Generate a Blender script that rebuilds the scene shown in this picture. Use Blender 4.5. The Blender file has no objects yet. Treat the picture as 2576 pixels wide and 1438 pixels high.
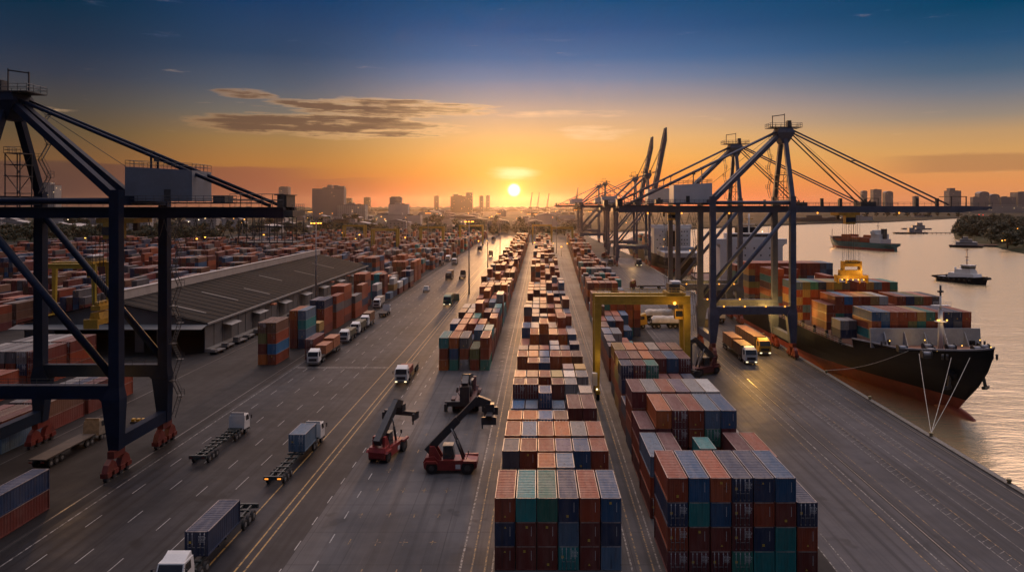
import bpy, math, random
from mathutils import Vector, Matrix, noise
from mathutils.bvhtree import BVHTree
R = math.radians
rnd = random.Random(7)
sc = bpy.context.scene
COL = sc.collection
# ---- measurements: the photo was measured on a 2576 px wide copy; F, VX, HY are its focal length, vanishing point and horizon in those pixels
F, VX, HY, H = 1850.0, 1350.0, 515.0, 44.0
def gp(x, y, z=0.0):
    Y = F*(H-z)/(y-HY); return Vector(((x-VX)*Y/F, Y, z))
def kp(x, y, k):
    return Vector(((x-VX)*k, k*F, H-(y-HY)*k))
def xk(x, k): return (x-VX)*k
def zk(y, k): return H-(y-HY)*k

# ---------------------------------------------------------------- materials
MATS = {}
def srgb(r, g, b):
    f = lambda c: c/12.92 if c <= .04045 else ((c+.055)/1.055)**2.4
    return (f(r/255), f(g/255), f(b/255), 1)
class NT:
    def __init__(s, nt): s.nt = nt; nt.nodes.clear()
    def n(s, t, **kw):
        nd = s.nt.nodes.new(t)
        for k, v in kw.items(): setattr(nd, k, v)
        return nd
    def l(s, a, b): s.nt.links.new(a, b)
    def put(s, sock, v):
        if isinstance(v, bpy.types.NodeSocket): s.l(v, sock)
        else: sock.default_value = v
    def m(s, op, a, b=0.0, c=None, clamp=False):
        nd = s.n('ShaderNodeMath', operation=op); nd.use_clamp = clamp
        s.put(nd.inputs[0], a); s.put(nd.inputs[1], b)
        if c is not None: s.put(nd.inputs[2], c)
        return nd.outputs[0]
    def sstep(s, v, lo, hi, a=0.0, b=1.0):
        nd = s.n('ShaderNodeMapRange', interpolation_type='SMOOTHSTEP')
        s.put(nd.inputs[0], v)
        if lo > hi: lo, hi, a, b = hi, lo, b, a
        for i, q in enumerate((lo, hi, a, b)): nd.inputs[i+1].default_value = q
        return nd.outputs[0]
    def mix(s, f, a, b, mode='MIX'):
        nd = s.n('ShaderNodeMix', data_type='RGBA', blend_type=mode)
        s.put(nd.inputs[0], f); s.put(nd.inputs[6], a); s.put(nd.inputs[7], b)
        return nd.outputs[2]
    def noise(s, vec, scale, detail=3, rough=.55, out=0):
        nd = s.n('ShaderNodeTexNoise'); nd.inputs['Scale'].default_value = scale
        nd.inputs['Detail'].default_value = detail; nd.inputs['Roughness'].default_value = rough
        if vec is not None: s.l(vec, nd.inputs['Vector'])
        return nd.outputs[out]
    def mapv(s, vec, scale=(1, 1, 1), loc=(0, 0, 0)):
        nd = s.n('ShaderNodeMapping'); nd.inputs['Scale'].default_value = scale; nd.inputs['Location'].default_value = loc
        s.l(vec, nd.inputs['Vector']); return nd.outputs[0]
def begin(name):
    m = bpy.data.materials.new(name); m.use_nodes = True
    t = NT(m.node_tree); out = t.n('ShaderNodeOutputMaterial'); b = t.n('ShaderNodeBsdfPrincipled')
    t.l(b.outputs[0], out.inputs[0]); MATS[name] = m
    return m, t, b, out
def M(name, col=(.5, .5, .5), rough=.5, metal=0.0, var=.25, scale=1.5, dirt=None, bump=0.0, coord='Object', spec=.5):
    """painted or bare surface with uneven tone and some grime"""
    if name in MATS: return MATS[name]
    m, t, b, out = begin(name)
    tc = t.n('ShaderNodeTexCoord'); v = tc.outputs[coord]
    n1 = t.noise(v, scale, 5); n2 = t.noise(v, scale*7, 3)
    f = t.m('ADD', t.m('MULTIPLY', n1, .7), t.m('MULTIPLY', n2, .3))
    lo = tuple(c*(1-var) for c in col[:3])+(1,); hi = tuple(min(1, c*(1+var)) for c in col[:3])+(1,)
    c = t.mix(t.sstep(f, .35, .65), lo, hi)
    if dirt:
        c = t.mix(t.m('MULTIPLY', t.sstep(n1, .5, .75), dirt[3] if len(dirt) > 3 else .5), c, tuple(dirt[:3])+(1,))
    t.l(c, b.inputs['Base Color']); b.inputs['Metallic'].default_value = metal
    t.l(t.m('ADD', t.m('MULTIPLY', n2, .2), rough-.1), b.inputs['Roughness'])
    b.inputs['Specular IOR Level'].default_value = spec
    if bump:
        bp = t.n('ShaderNodeBump'); bp.inputs['Strength'].default_value = bump; bp.inputs['Distance'].default_value = .05
        t.l(n2, bp.inputs['Height']); t.l(bp.outputs[0], b.inputs['Normal'])
    return m
def glow(name, col, s):
    if name in MATS: return MATS[name]
    m = bpy.data.materials.new(name); m.use_nodes = True; t = NT(m.node_tree)
    out = t.n('ShaderNodeOutputMaterial'); e = t.n('ShaderNodeEmission'); e.inputs[0].default_value = tuple(col[:3])+(1,); e.inputs[1].default_value = s
    t.l(e.outputs[0], out.inputs[0]); MATS[name] = m; m.cycles.emission_sampling = 'NONE'; return m

# ---------------------------------------------------------------- mesh builder
class MB:
    def __init__(s): s.v = []; s.f = []; s.mi = []; s.mats = []; s.cols = None; s.sm = []
    def _m(s, mat):
        if mat is None: return 0
        if mat not in s.mats: s.mats.append(mat)
        return s.mats.index(mat)
    def face(s, pts, mat=None, smooth=False):
        b = len(s.v); s.v.extend(Vector(p) for p in pts); s.f.append(tuple(range(b, b+len(pts)))); s.mi.append(s._m(mat)); s.sm.append(smooth)
    def hexa(s, p, mat=None):
        """8 corners: bottom 4 counter-clockwise, top 4"""
        b = len(s.v); s.v.extend(Vector(q) for q in p); i = s._m(mat)
        for q in ((3, 2, 1, 0), (4, 5, 6, 7), (0, 1, 5, 4), (1, 2, 6, 5), (2, 3, 7, 6), (3, 0, 4, 7)):
            s.f.append(tuple(b+j for j in q)); s.mi.append(i); s.sm.append(False)
        return s
    def box(s, x0, x1, y0, y1, z0, z1, mat=None):
        return s.hexa([(x0, y0, z0), (x1, y0, z0), (x1, y1, z0), (x0, y1, z0), (x0, y0, z1), (x1, y0, z1), (x1, y1, z1), (x0, y1, z1)], mat)
    def taper(s, c0, s0, c1, s1, mat=None):
        """box between two horizontal rectangles (centre, (sx, sy))"""
        q = lambda c, d: [(c[0]-d[0], c[1]-d[1], c[2]), (c[0]+d[0], c[1]-d[1], c[2]), (c[0]+d[0], c[1]+d[1], c[2]), (c[0]-d[0], c[1]+d[1], c[2])]
        return s.hexa(q(c0, s0)+q(c1, s1), mat)
    def frame(s, p, q):
        d = (Vector(q)-Vector(p)).normalized(); up = Vector((0, 0, 1)) if abs(d.z) < .95 else Vector((0, 1, 0))
        a = d.cross(up).normalized(); return d, a, a.cross(d).normalized()
    def beam(s, p, q, w, h, mat=None):
        p, q = Vector(p), Vector(q); d, a, u = s.frame(p, q); a = a*(w/2); u = u*(h/2)
        return s.hexa([p-a-u, p+a-u, q+a-u, q-a-u, p-a+u, p+a+u, q+a+u, q-a+u], mat)
    def tube(s, p, q, r, n=8, mat=None, r2=None, cap=True):
        p, q = Vector(p), Vector(q); d, a, u = s.frame(p, q); r2 = r if r2 is None else r2
        b = len(s.v); i = s._m(mat)
        for k in range(n):
            t = 2*math.pi*k/n; w = a*math.cos(t)+u*math.sin(t); s.v.append(p+w*r); s.v.append(q+w*r2)
        for k in range(n):
            j = (k+1) % n; s.f.append((b+2*k, b+2*j, b+2*j+1, b+2*k+1)); s.mi.append(i); s.sm.append(n > 5)
        if cap:
            s.f.append(tuple(b+2*k for k in range(n))[::-1]); s.f.append(tuple(b+2*k+1 for k in range(n))); s.mi += [i, i]; s.sm += [False, False]
        return s
    def ball(s, c, r, mat=None, n=8, sq=(1, 1, 1)):
        c = Vector(c); rings = max(4, n//2+1); b = len(s.v); i = s._m(mat)
        for a in range(rings+1):
            th = math.pi*a/rings
            for k in range(n):
                ph = 2*math.pi*k/n
                s.v.append(c+Vector((r*sq[0]*math.sin(th)*math.cos(ph), r*sq[1]*math.sin(th)*math.sin(ph), r*sq[2]*math.cos(th))))
        for a in range(rings):
            for k in range(n):
                j = (k+1) % n
                s.f.append((b+a*n+k, b+(a+1)*n+k, b+(a+1)*n+j, b+a*n+j)); s.mi.append(i); s.sm.append(True)
        return s
    def prism(s, pts, x0, x1, mat=None, axis='x'):
        """outline of (u, z) pairs pushed along an axis"""
        mk = (lambda u, z, t: (t, u, z)) if axis == 'x' else (lambda u, z, t: (u, t, z))
        n = len(pts); b = len(s.v); i = s._m(mat)
        for t in (x0, x1): s.v.extend(Vector(mk(u, z, t)) for u, z in pts)
        fs = [tuple(range(b, b+n))[::-1], tuple(range(b+n, b+2*n))]+[(b+k, b+(k+1) % n, b+n+(k+1) % n, b+n+k) for k in range(n)]
        s.f += fs; s.mi += [i]*len(fs); s.sm += [False]*len(fs); return s
    def grid(s, rows, mat=None, smooth=True, closed=False):
        b = len(s.v); n = len(rows[0]); i = s._m(mat)
        for r in rows: s.v.extend(Vector(p) for p in r)
        for a in range(len(rows)-1):
            for k in range(n if closed else n-1):
                j = (k+1) % n; s.f.append((b+a*n+k, b+a*n+j, b+(a+1)*n+j, b+(a+1)*n+k)); s.mi.append(i); s.sm.append(smooth)
        return s
    def xform(s, mat4, start=0):
        for i in range(start, len(s.v)): s.v[i] = mat4 @ s.v[i]
        return s
    def mesh(s, name, fix=True):
        me = bpy.data.meshes.new(name); me.from_pydata([tuple(v) for v in s.v], [], s.f)
        for m in s.mats: me.materials.append(m)
        me.polygons.foreach_set('material_index', s.mi); me.polygons.foreach_set('use_smooth', s.sm)
        if fix and len(s.f) < 60000:
            import bmesh
            bm = bmesh.new(); bm.from_mesh(me); bmesh.ops.recalc_face_normals(bm, faces=bm.faces); bm.to_mesh(me); bm.free()
        me.update(); return me
    def build(s, name, mat=None, parent=None, loc=None, fix=True):
        if mat is not None and not s.mats: s.mats.append(mat)
        return link(name, s.mesh(name, fix), parent, loc)
def link(name, data, parent=None, loc=None):
    o = bpy.data.objects.new(name, data); COL.objects.link(o)
    if parent is not None: o.parent = parent
    if loc is not None: o.location = loc
    return o
def tag(o, label=None, cat=None, group=None, kind=None):
    if label: o['label'] = label
    if cat: o['category'] = cat
    if group: o['group'] = group
    if kind: o['kind'] = kind
    return o
def thing(name, label, cat, loc=(0, 0, 0), rz=0.0, group=None):
    o = bpy.data.objects.new(name, None); COL.objects.link(o); o.location = loc; o.rotation_euler = (0, 0, rz); o.empty_display_size = .5
    return tag(o, label, cat, group)
def struct(o): o['kind'] = 'structure'; return o
ONES = ['', 'first', 'second', 'third', 'fourth', 'fifth', 'sixth', 'seventh', 'eighth', 'ninth', 'tenth', 'eleventh', 'twelfth', 'thirteenth', 'fourteenth', 'fifteenth', 'sixteenth', 'seventeenth', 'eighteenth', 'nineteenth']
TENS = {2: 'twent', 3: 'thirt', 4: 'fort', 5: 'fift', 6: 'sixt', 7: 'sevent', 8: 'eight', 9: 'ninet'}
def nth(i):
    if i > 99: return ('hundredth' if i == 100 else 'hundred-and-'+nth(i-100))
    if i < 20: return ONES[i]
    return TENS[i//10]+'ieth' if i % 10 == 0 else TENS[i//10]+'y-'+ONES[i % 10]
# ---------------------------------------------------------------- camera
cam = bpy.data.cameras.new('camera'); co = bpy.data.objects.new('camera', cam); COL.objects.link(co)
co.location = (0, 0, H); co.rotation_euler = (R(90), 0, 0)
cam.sensor_width = 36; cam.lens = 36*F/2576; cam.shift_x = (1288-VX)/2576; cam.shift_y = -(719-HY)/2576
cam.clip_start = .5; cam.clip_end = 40000; sc.camera = co
sc.view_settings.view_transform = 'Standard'; sc.view_settings.look = 'None'; sc.view_settings.gamma = 1; sc.view_settings.exposure = 0
sc.render.engine = 'CYCLES'; sc.cycles.use_denoising = True; sc.render.filter_size = 1.1
sc.cycles.max_bounces = 5; sc.cycles.diffuse_bounces = 2; sc.cycles.glossy_bounces = 3; sc.cycles.volume_bounces = 0
sc.cycles.sample_clamp_indirect = 4; sc.cycles.use_light_tree = True; sc.cycles.caustics_reflective = False; sc.cycles.caustics_refractive = False
# ---------------------------------------------------------------- sky: dusk, sun just over the horizon
SUN_AZ = math.degrees(math.atan2(1293-VX, F)); SUN_EL = math.degrees(math.atan2(HY-478, F))
w = bpy.data.worlds.new('World'); sc.world = w; w.use_nodes = True
t = NT(w.node_tree); wout = t.n('ShaderNodeOutputWorld'); bg = t.n('ShaderNodeBackground'); t.l(bg.outputs[0], wout.inputs[0])
tc = t.n('ShaderNodeTexCoord'); sep = t.n('ShaderNodeSeparateXYZ'); t.l(tc.outputs['Generated'], sep.inputs[0])
el = t.m('MULTIPLY', t.m('ARCSINE', sep.outputs[2]), 180/math.pi)
az = t.m('MULTIPLY', t.m('ARCTAN2', sep.outputs[0], sep.outputs[1]), 180/math.pi)
e01 = t.m('DIVIDE', el, 20.0, clamp=True)
def ramp(stops):
    nd = t.n('ShaderNodeValToRGB'); cr = nd.color_ramp; cr.interpolation = 'EASE' if False else 'LINEAR'
    cr.elements[0].position = stops[0][0]/20; cr.elements[0].color = srgb(*stops[0][1])
    cr.elements[1].position = stops[-1][0]/20; cr.elements[1].color = srgb(*stops[-1][1])
    for p, c in stops[1:-1]:
        e_ = cr.elements.new(p/20); e_.color = srgb(*c)
    t.l(e01, nd.inputs[0]); return nd.outputs[0]
C_ = ramp([(0, (240, 104, 62)), (.7, (248, 122, 62)), (2.4, (250, 158, 64)), (3.7, (248, 176, 88)), (5.2, (238, 182, 116)), (6.9, (208, 170, 140)), (8.2, (168, 152, 150)), (9.7, (122, 132, 158)), (11.3, (76, 108, 152)), (13.4, (46, 86, 136)), (15.6, (12, 74, 122)), (20, (8, 70, 122))])
ML = ramp([(0, (150, 85, 62)), (1.5, (165, 96, 58)), (3, (176, 118, 60)), (4.8, (160, 122, 74)), (6.7, (118, 110, 100)), (8.6, (84, 92, 106)), (11, (46, 70, 100)), (14.6, (18, 58, 100)), (20, (12, 55, 100))])
L_ = ramp([(0, (88, 60, 56)), (1.2, (96, 66, 56)), (2.95, (118, 84, 53)), (4.8, (96, 79, 56)), (6.7, (76, 71, 67)), (8.6, (53, 59, 73)), (10.5, (33, 50, 72)), (13.2, (5, 44, 69)), (20, (4, 40, 66))])
R_ = ramp([(0, (216, 138, 92)), (1.5, (224, 146, 86)), (3.7, (208, 156, 96)), (4.9, (190, 150, 106)), (6.0, (150, 135, 121)), (7.6, (110, 116, 128)), (9, (72, 97, 122)), (11, (34, 78, 115)), (13.2, (0, 64, 100)), (20, (0, 60, 98))])
BK = ramp([(0, (72, 66, 76)), (6, (70, 70, 84)), (12, (68, 75, 96)), (20, (72, 80, 104))])
col = t.mix(t.sstep(az, -3, -20), C_, ML)
col = t.mix(t.sstep(az, -19, -34), col, L_)
col = t.mix(t.sstep(az, 3, 33), col, R_)
# --- clouds (in sky directions): lit streaks left of the sun, low bank on the left, thin bars
cv = t.n('ShaderNodeCombineXYZ'); t.l(az, cv.inputs[0]); t.l(el, cv.inputs[1])
def blob(a0, aw, e0, ew):
    da = t.m('DIVIDE', t.m('SUBTRACT', az, a0), aw); de = t.m('DIVIDE', t.m('SUBTRACT', el, e0), ew)
    return t.sstep(t.m('ADD', t.m('MULTIPLY', da, da), t.m('MULTIPLY', de, de)), 1.0, .15)
nz = t.noise(t.mapv(cv.outputs[0], (.2, 1.1, 1)), 1.0, 6, .6)
nz2 = t.noise(t.mapv(cv.outputs[0], (.11, .9, 1), (13, 5, 0)), 1.3, 6, .62)
main = t.m('MAXIMUM', blob(-15.5, 13.5, 5.9, 1.25), t.m('MAXIMUM', blob(-11.5, 11.5, 7.3, 1.0), t.m('MULTIPLY', blob(-21.5, 3.2, 8.0, .5), .8)))
nzf = t.noise(t.mapv(cv.outputs[0], (.2, 2.0, 1), (3, 1, 0)), 1.0, 7, .62)
nz3 = t.noise(t.mapv(cv.outputs[0], (.5, 4.6, 1), (1, 7, 0)), 1.0, 6, .6)
raw = t.m('ADD', t.m('MULTIPLY', main, 1.06), t.m('ADD', t.m('MULTIPLY', t.m('SUBTRACT', nz, .5), 1.1), t.m('ADD', t.m('MULTIPLY', t.m('SUBTRACT', nzf, .5), 2.0), t.m('MULTIPLY', t.m('SUBTRACT', nz3, .5), .9))))
den = t.sstep(raw, .40, 1.1)
thick = t.sstep(raw, .55, 1.15)
lit = t.m('ADD', t.m('SUBTRACT', 1.0, thick), t.m('ADD', t.m('DIVIDE', t.m('ADD', az, 15.0), 22.0), t.m('MULTIPLY', t.m('SUBTRACT', nzf, .5), -1.2)), clamp=True)
ccol = t.mix(lit, srgb(116, 86, 66), srgb(244, 192, 134))
ccol = t.mix(t.m('MULTIPLY', t.sstep(az, -13, -27), .8), ccol, t.mix(thick, srgb(182, 136, 92), srgb(98, 74, 58)))
col = t.mix(t.m('MULTIPLY', den, .92), col, ccol)
wisps = t.m('MAXIMUM', blob(5.0, 4.5, 5.6, .8), t.m('MULTIPLY', blob(3.0, 9.0, 7.0, .45), .8))
wisps = t.m('MAXIMUM', wisps, t.m('MULTIPLY', blob(3.5, 2.2, 11.4, .4), .55)); wisps = t.m('MAXIMUM', wisps, t.m('MULTIPLY', blob(-.8, 4.2, 12.6, .35), .45))
dw = t.sstep(t.m('ADD', t.m('MULTIPLY', wisps, .5), t.m('ADD', t.m('MULTIPLY', t.m('SUBTRACT', nz, .5), 1.2), t.m('MULTIPLY', t.m('SUBTRACT', nzf, .5), 1.0))), .2, .7)
col = t.mix(t.m('MULTIPLY', dw, .7), col, t.mix(t.sstep(el, 8, 11), srgb(252, 205, 155), srgb(110, 122, 155)))
edge = t.m('ADD', el, t.m('MULTIPLY', t.m('SUBTRACT', nz2, .5), .9))
bankl = t.m('MULTIPLY', t.sstep(edge, 2.85, 2.6), t.sstep(az, -15, -21))
bankl = t.m('MAXIMUM', bankl, t.m('MULTIPLY', t.m('MULTIPLY', t.sstep(edge, 2.1, 1.95), t.sstep(az, -10, -17)), .6))
col = t.mix(t.m('MULTIPLY', bankl, .75), col, t.mix(t.sstep(az, -33, -18), srgb(88, 61, 54), srgb(150, 88, 66)))
bankr = t.m('MULTIPLY', t.m('MULTIPLY', t.sstep(edge, 2.1, 2.4), t.sstep(edge, 3.5, 3.2)), t.sstep(az, 24, 29))
col = t.mix(t.m('MULTIPLY', bankr, .6), col, srgb(168, 118, 80))
# --- sun disc and its glow
da = t.m('SUBTRACT', az, SUN_AZ); de = t.m('SUBTRACT', el, SUN_EL)
dist = t.m('SQRT', t.m('ADD', t.m('MULTIPLY', da, da), t.m('MULTIPLY', de, de)))
disc = t.sstep(dist, .60, .26)
halo = t.m('ADD', t.m('POWER', 2.718, t.m('MULTIPLY', dist, -.55)), t.m('MULTIPLY', t.m('POWER', 2.718, t.m('MULTIPLY', dist, -2.2)), 1.2))
flat = t.m('SQRT', t.m('ADD', t.m('MULTIPLY', t.m('MULTIPLY', da, da), .06), t.m('MULTIPLY', t.m('SUBTRACT', el, 2.45), t.m('SUBTRACT', el, 2.45))))
bar = t.sstep(t.m('ADD', flat, t.m('MULTIPLY', t.m('SUBTRACT', nz, .5), .8)), .62, .05)
col = t.mix(1.0, col, t.mix(halo, (0, 0, 0, 1), (.85, .40, .06, 1)), 'ADD')
col = t.mix(t.m('MULTIPLY', bar, .8), col, (1.25, .92, .45, 1))
col = t.mix(disc, col, (2.6, 2.2, 1.4, 1))
# --- unseen sky outside the view, made brighter overhead to light roofs and ground
zen = t.mix(t.sstep(sep.outputs[1], -.35, .6), (.08, .095, .15, 1), (1.9, 1.38, 1.22, 1))
zen = t.mix(t.sstep(el, 50, 78), zen, (1.36, 1.36, 1.62, 1))
zen = t.mix(t.m('MULTIPLY', t.sstep(az, -12, -75), t.sstep(el, 72, 45)), zen, (.08, .08, .125, 1))
col = t.mix(t.sstep(t.m('ABSOLUTE', az), 45, 105), col, BK)
col = t.mix(t.sstep(el, 15.6, 24), col, zen)
t.l(col, bg.inputs[0]); bg.inputs[1].default_value = 1.0
w.cycles.sampling_method = 'MANUAL'; w.cycles.sample_map_resolution = 512
# ---------------------------------------------------------------- sun lamp
sl = bpy.data.lights.new('sun', 'SUN'); so = bpy.data.objects.new('sun', sl); COL.objects.link(so)
sl.energy = 2.4; sl.angle = R(6); sl.color = (1, .5, .2)
sd = Vector((math.sin(R(SUN_AZ))*math.cos(R(2.6)), math.cos(R(SUN_AZ))*math.cos(R(2.6)), math.sin(R(2.6))))
so.rotation_euler = sd.to_track_quat('Z', 'Y').to_euler(); so.location = (0, -50, 200)
def lamp(name, loc, energy, col=(1, .55, .18), radius=.4, spot=None, aim=None):
    d = bpy.data.lights.new(name, 'SPOT' if spot else 'POINT'); d.energy = energy; d.color = col; d.shadow_soft_size = radius
    o = bpy.data.objects.new(name, d); COL.objects.link(o); o.location = loc
    if spot: d.spot_size = R(spot); d.spot_blend = .6; o.rotation_euler = (Vector(loc)-Vector(aim)).to_track_quat('Z', 'Y').to_euler()
    return o
# ---------------------------------------------------------------- ground materials
def m_asphalt(name, base, warm, streak, joints=0.0, rough=.55, patch=.35):
    m, t, b, out = begin(name)
    v = t.n('ShaderNodeTexCoord').outputs['Object']
    big = t.noise(v, .035, 5, .6); mid = t.noise(v, .35, 4, .6); fine = t.noise(v, 4.0, 3)
    st = t.noise(t.mapv(v, (.9, .012, 1)), 1.0, 4, .55); st2 = t.noise(t.mapv(v, (3.0, .03, 1), (7, 3, 0)), 1.0, 3)
    c = t.mix(t.sstep(big, .35, .65), tuple(x*(1-patch) for x in base)+(1,), tuple(x*(1+patch) for x in warm)+(1,))
    c = t.mix(t.m('MULTIPLY', t.sstep(st, .48, .68), streak), c, tuple(x*.45 for x in base)+(1,))
    c = t.mix(t.m('MULTIPLY', t.sstep(st2, .55, .72), streak*.6), c, tuple(x*1.7 for x in base)+(1,))
    spots = t.sstep(t.noise(v, .13, 3, .5), .64, .70)
    c = t.mix(t.m('MULTIPLY', spots, .6), c, tuple(x*.35 for x in base)+(1,))
    c = t.mix(t.m('MULTIPLY', t.sstep(mid, .4, .7), .3), c, tuple(x*1.35 for x in base)+(1,))
    if joints:
        sp = t.n('ShaderNodeSeparateXYZ'); t.l(v, sp.inputs[0])
        for i, per in ((0, 6.0), (1, 9.0)):
            fr = t.m('ABSOLUTE', t.m('SUBTRACT', t.m('FRACT', t.m('DIVIDE', sp.outputs[i], per)), .5))
            c = t.mix(t.m('MULTIPLY', t.sstep(fr, .488, .494), joints), c, tuple(x*.3 for x in base)+(1,))
            cell = t.n('ShaderNodeTexWhiteNoise', noise_dimensions='1D')
        cb = t.n('ShaderNodeCombineXYZ')
        t.l(t.m('FLOOR', t.m('ADD', t.m('DIVIDE', sp.outputs[0], 6.0), .5)), cb.inputs[0]); t.l(t.m('FLOOR', t.m('ADD', t.m('DIVIDE', sp.outputs[1], 9.0), .5)), cb.inputs[1])
        wn = t.n('ShaderNodeTexWhiteNoise', noise_dimensions='2D'); t.l(cb.outputs[0], wn.inputs[0])
        c = t.mix(t.m('MULTIPLY', wn.outputs[0], .3), c, tuple(x*.6 for x in base)+(1,))
    t.l(c, b.inputs['Base Color'])
    t.l(t.m('ADD', t.m('MULTIPLY', mid, .25), t.m('ADD', rough-.2, t.m('MULTIPLY', st, .15))), b.inputs['Roughness'])
    b.inputs['Specular IOR Level'].default_value = .12
    bp = t.n('ShaderNodeBump'); bp.inputs['Strength'].default_value = .25; bp.inputs['Distance'].default_value = .02
    t.l(fine, bp.inputs['Height']); t.l(bp.outputs[0], b.inputs['Normal'])
    return m
ASPH = m_asphalt('road_asphalt', (.0130, .0142, .0190), (.0205, .0210, .0250), .7, rough=.52, patch=.45)
CONC = m_asphalt('yard_concrete', (.060, .062, .070), (.092, .089, .092), .5, joints=.5, rough=.6, patch=.35)
APRON = m_asphalt('quay_apron', (.042, .045, .056), (.058, .058, .067), .8, joints=.15, rough=.5)
YARD = m_asphalt('yard_ground', (.014, .0138, .0158), (.020, .019, .0200), .3, rough=.65)
def m_land():
    m, t, b, out = begin('city_ground'); v = t.n('ShaderNodeTexCoord').outputs['Object']
    a = t.noise(v, .006, 6, .65); c2 = t.noise(v, .03, 4)
    c = t.mix(t.sstep(a, .42, .58), (.014, .020, .012, 1), (.048, .044, .040, 1)); c = t.mix(t.m('MULTIPLY', t.sstep(c2, .55, .7), .7), c, (.02, .028, .018, 1))
    t.l(c, b.inputs['Base Color']); b.inputs['Roughness'].default_value = 1; b.inputs['Specular IOR Level'].default_value = .05; return m
LAND = m_land()
def m_paint(name, col, wear):
    m, t, b, out = begin(name); v = t.n('ShaderNodeTexCoord').outputs['Object']
    n = t.noise(v, 1.4, 5, .7); n2 = t.noise(t.mapv(v, (2, .12, 1)), 1.0, 4)
    f = t.m('MAXIMUM', t.sstep(n, .60-wear, .8-wear), t.m('MULTIPLY', t.sstep(n2, .5, .7), .6))
    t.l(t.mix(f, tuple(col)+(1,), (.02, .02, .022, 1)), b.inputs['Base Color']); b.inputs['Roughness'].default_value = .55; return m
WHITE = m_paint('white_marking', (.30, .295, .29), .10); WHITEW = m_paint('worn_white_marking', (.26, .25, .24), .22)
YEL = m_paint('yellow_marking', (.34, .20, .05), .14); YELW = m_paint('worn_yellow_marking', (.30, .175, .05), .24)
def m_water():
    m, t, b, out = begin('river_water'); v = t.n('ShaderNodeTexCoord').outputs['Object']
    b.inputs['Base Color'].default_value = (1.0, .80, .50, 1); b.inputs['Metallic'].default_value = .85; b.inputs['Roughness'].default_value = .24; b.inputs['IOR'].default_value = 1.7  # golden sky reflection is put into this metallic base tint
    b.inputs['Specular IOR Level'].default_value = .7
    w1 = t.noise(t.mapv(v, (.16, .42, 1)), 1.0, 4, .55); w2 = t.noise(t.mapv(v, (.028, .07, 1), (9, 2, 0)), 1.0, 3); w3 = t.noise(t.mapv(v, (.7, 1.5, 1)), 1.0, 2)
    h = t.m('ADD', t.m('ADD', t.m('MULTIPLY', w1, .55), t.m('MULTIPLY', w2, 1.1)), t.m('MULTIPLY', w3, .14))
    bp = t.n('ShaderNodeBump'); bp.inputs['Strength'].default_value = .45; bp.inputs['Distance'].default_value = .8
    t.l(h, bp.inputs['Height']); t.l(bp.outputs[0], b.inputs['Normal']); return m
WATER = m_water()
# ---------------------------------------------------------------- ground, water, quay
ZW = -3.5
XQ = lambda k: 73.0+27*k
shore = [(XQ(-.03), -60), (XQ(.12), .12*F), (XQ(.34), .34*F), (79, .42*F), (74, .5*F), (70, .6*F), (120, .68*F), (215, .73*F), (475, .86*F), (669, .97*F), (909, 1.055*F), (1433, 1.357*F), (1741, 1.55*F), (2100, 1.50*F), (3200, 1.6*F), (9000, 1.9*F)]
g = MB(); g.face([(-9000, -60, 0)]+[(x, y, 0) for x, y in shore]+[(9000, 9000, 0), (-9000, 9000, 0)], LAND)
struct(g.build('ground'))
q = MB()
for (x0, y0), (x1, y1) in zip(shore[:-1], shore[1:]): q.face([(x0, y0, 0), (x1, y1, 0), (x1, y1, ZW-3), (x0, y0, ZW-3)])
struct(q.build('quay_wall', M('wet_concrete', (.09, .085, .075), .7, var=.4, scale=.4, dirt=(.03, .035, .025, .8))))
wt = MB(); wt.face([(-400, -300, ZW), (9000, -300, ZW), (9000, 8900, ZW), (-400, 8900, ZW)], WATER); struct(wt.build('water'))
def sheet(name, pts, mat, z):
    m = MB(); m.face([(x, y, z) for x, y in pts], mat); return struct(m.build(name))
YF = .60*F
sheet('yard', [(-420, -50), (XQ(-.02), -50), (XQ(.33), .33*F), (78.5, .42*F), (73.5, .5*F), (69, .575*F), (-420, .575*F)], YARD, .004)
sheet('road', [(-66.3, -50), (-30.7, -50), (-30.7, YF*.93), (-66.3, YF*.93)], ASPH, .008)
sheet('concrete_pad', [(-30.7, -50), (15, -50), (36, .46*F), (-30.7, .46*F)], CONC, .008)
sheet('quay_apron', [(34, -50), (XQ(-.02)-.9, -50), (XQ(.33)-.9, .33*F), (44, .33*F)], APRON, .008)
kb = MB()
kp_ = [(XQ(k), k*F) for k in (-.02, .05, .12, .2, .34)]
for (x0, y0), (x1, y1) in zip(kp_[:-1], kp_[1:]):
    kb.hexa([(x0-.9, y0, 0), (x0+.15, y0, 0), (x1+.15, y1, 0), (x1-.9, y1, 0), (x0-.9, y0, .28), (x0+.15, y0, .28), (x1+.15, y1, .28), (x1-.9, y1, .28)])
struct(kb.build('quay_kerb', M('kerb_concrete', (.15, .14, .125), .7, var=.35, scale=.8, dirt=(.05, .05, .035, .7), bump=.4)))
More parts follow.
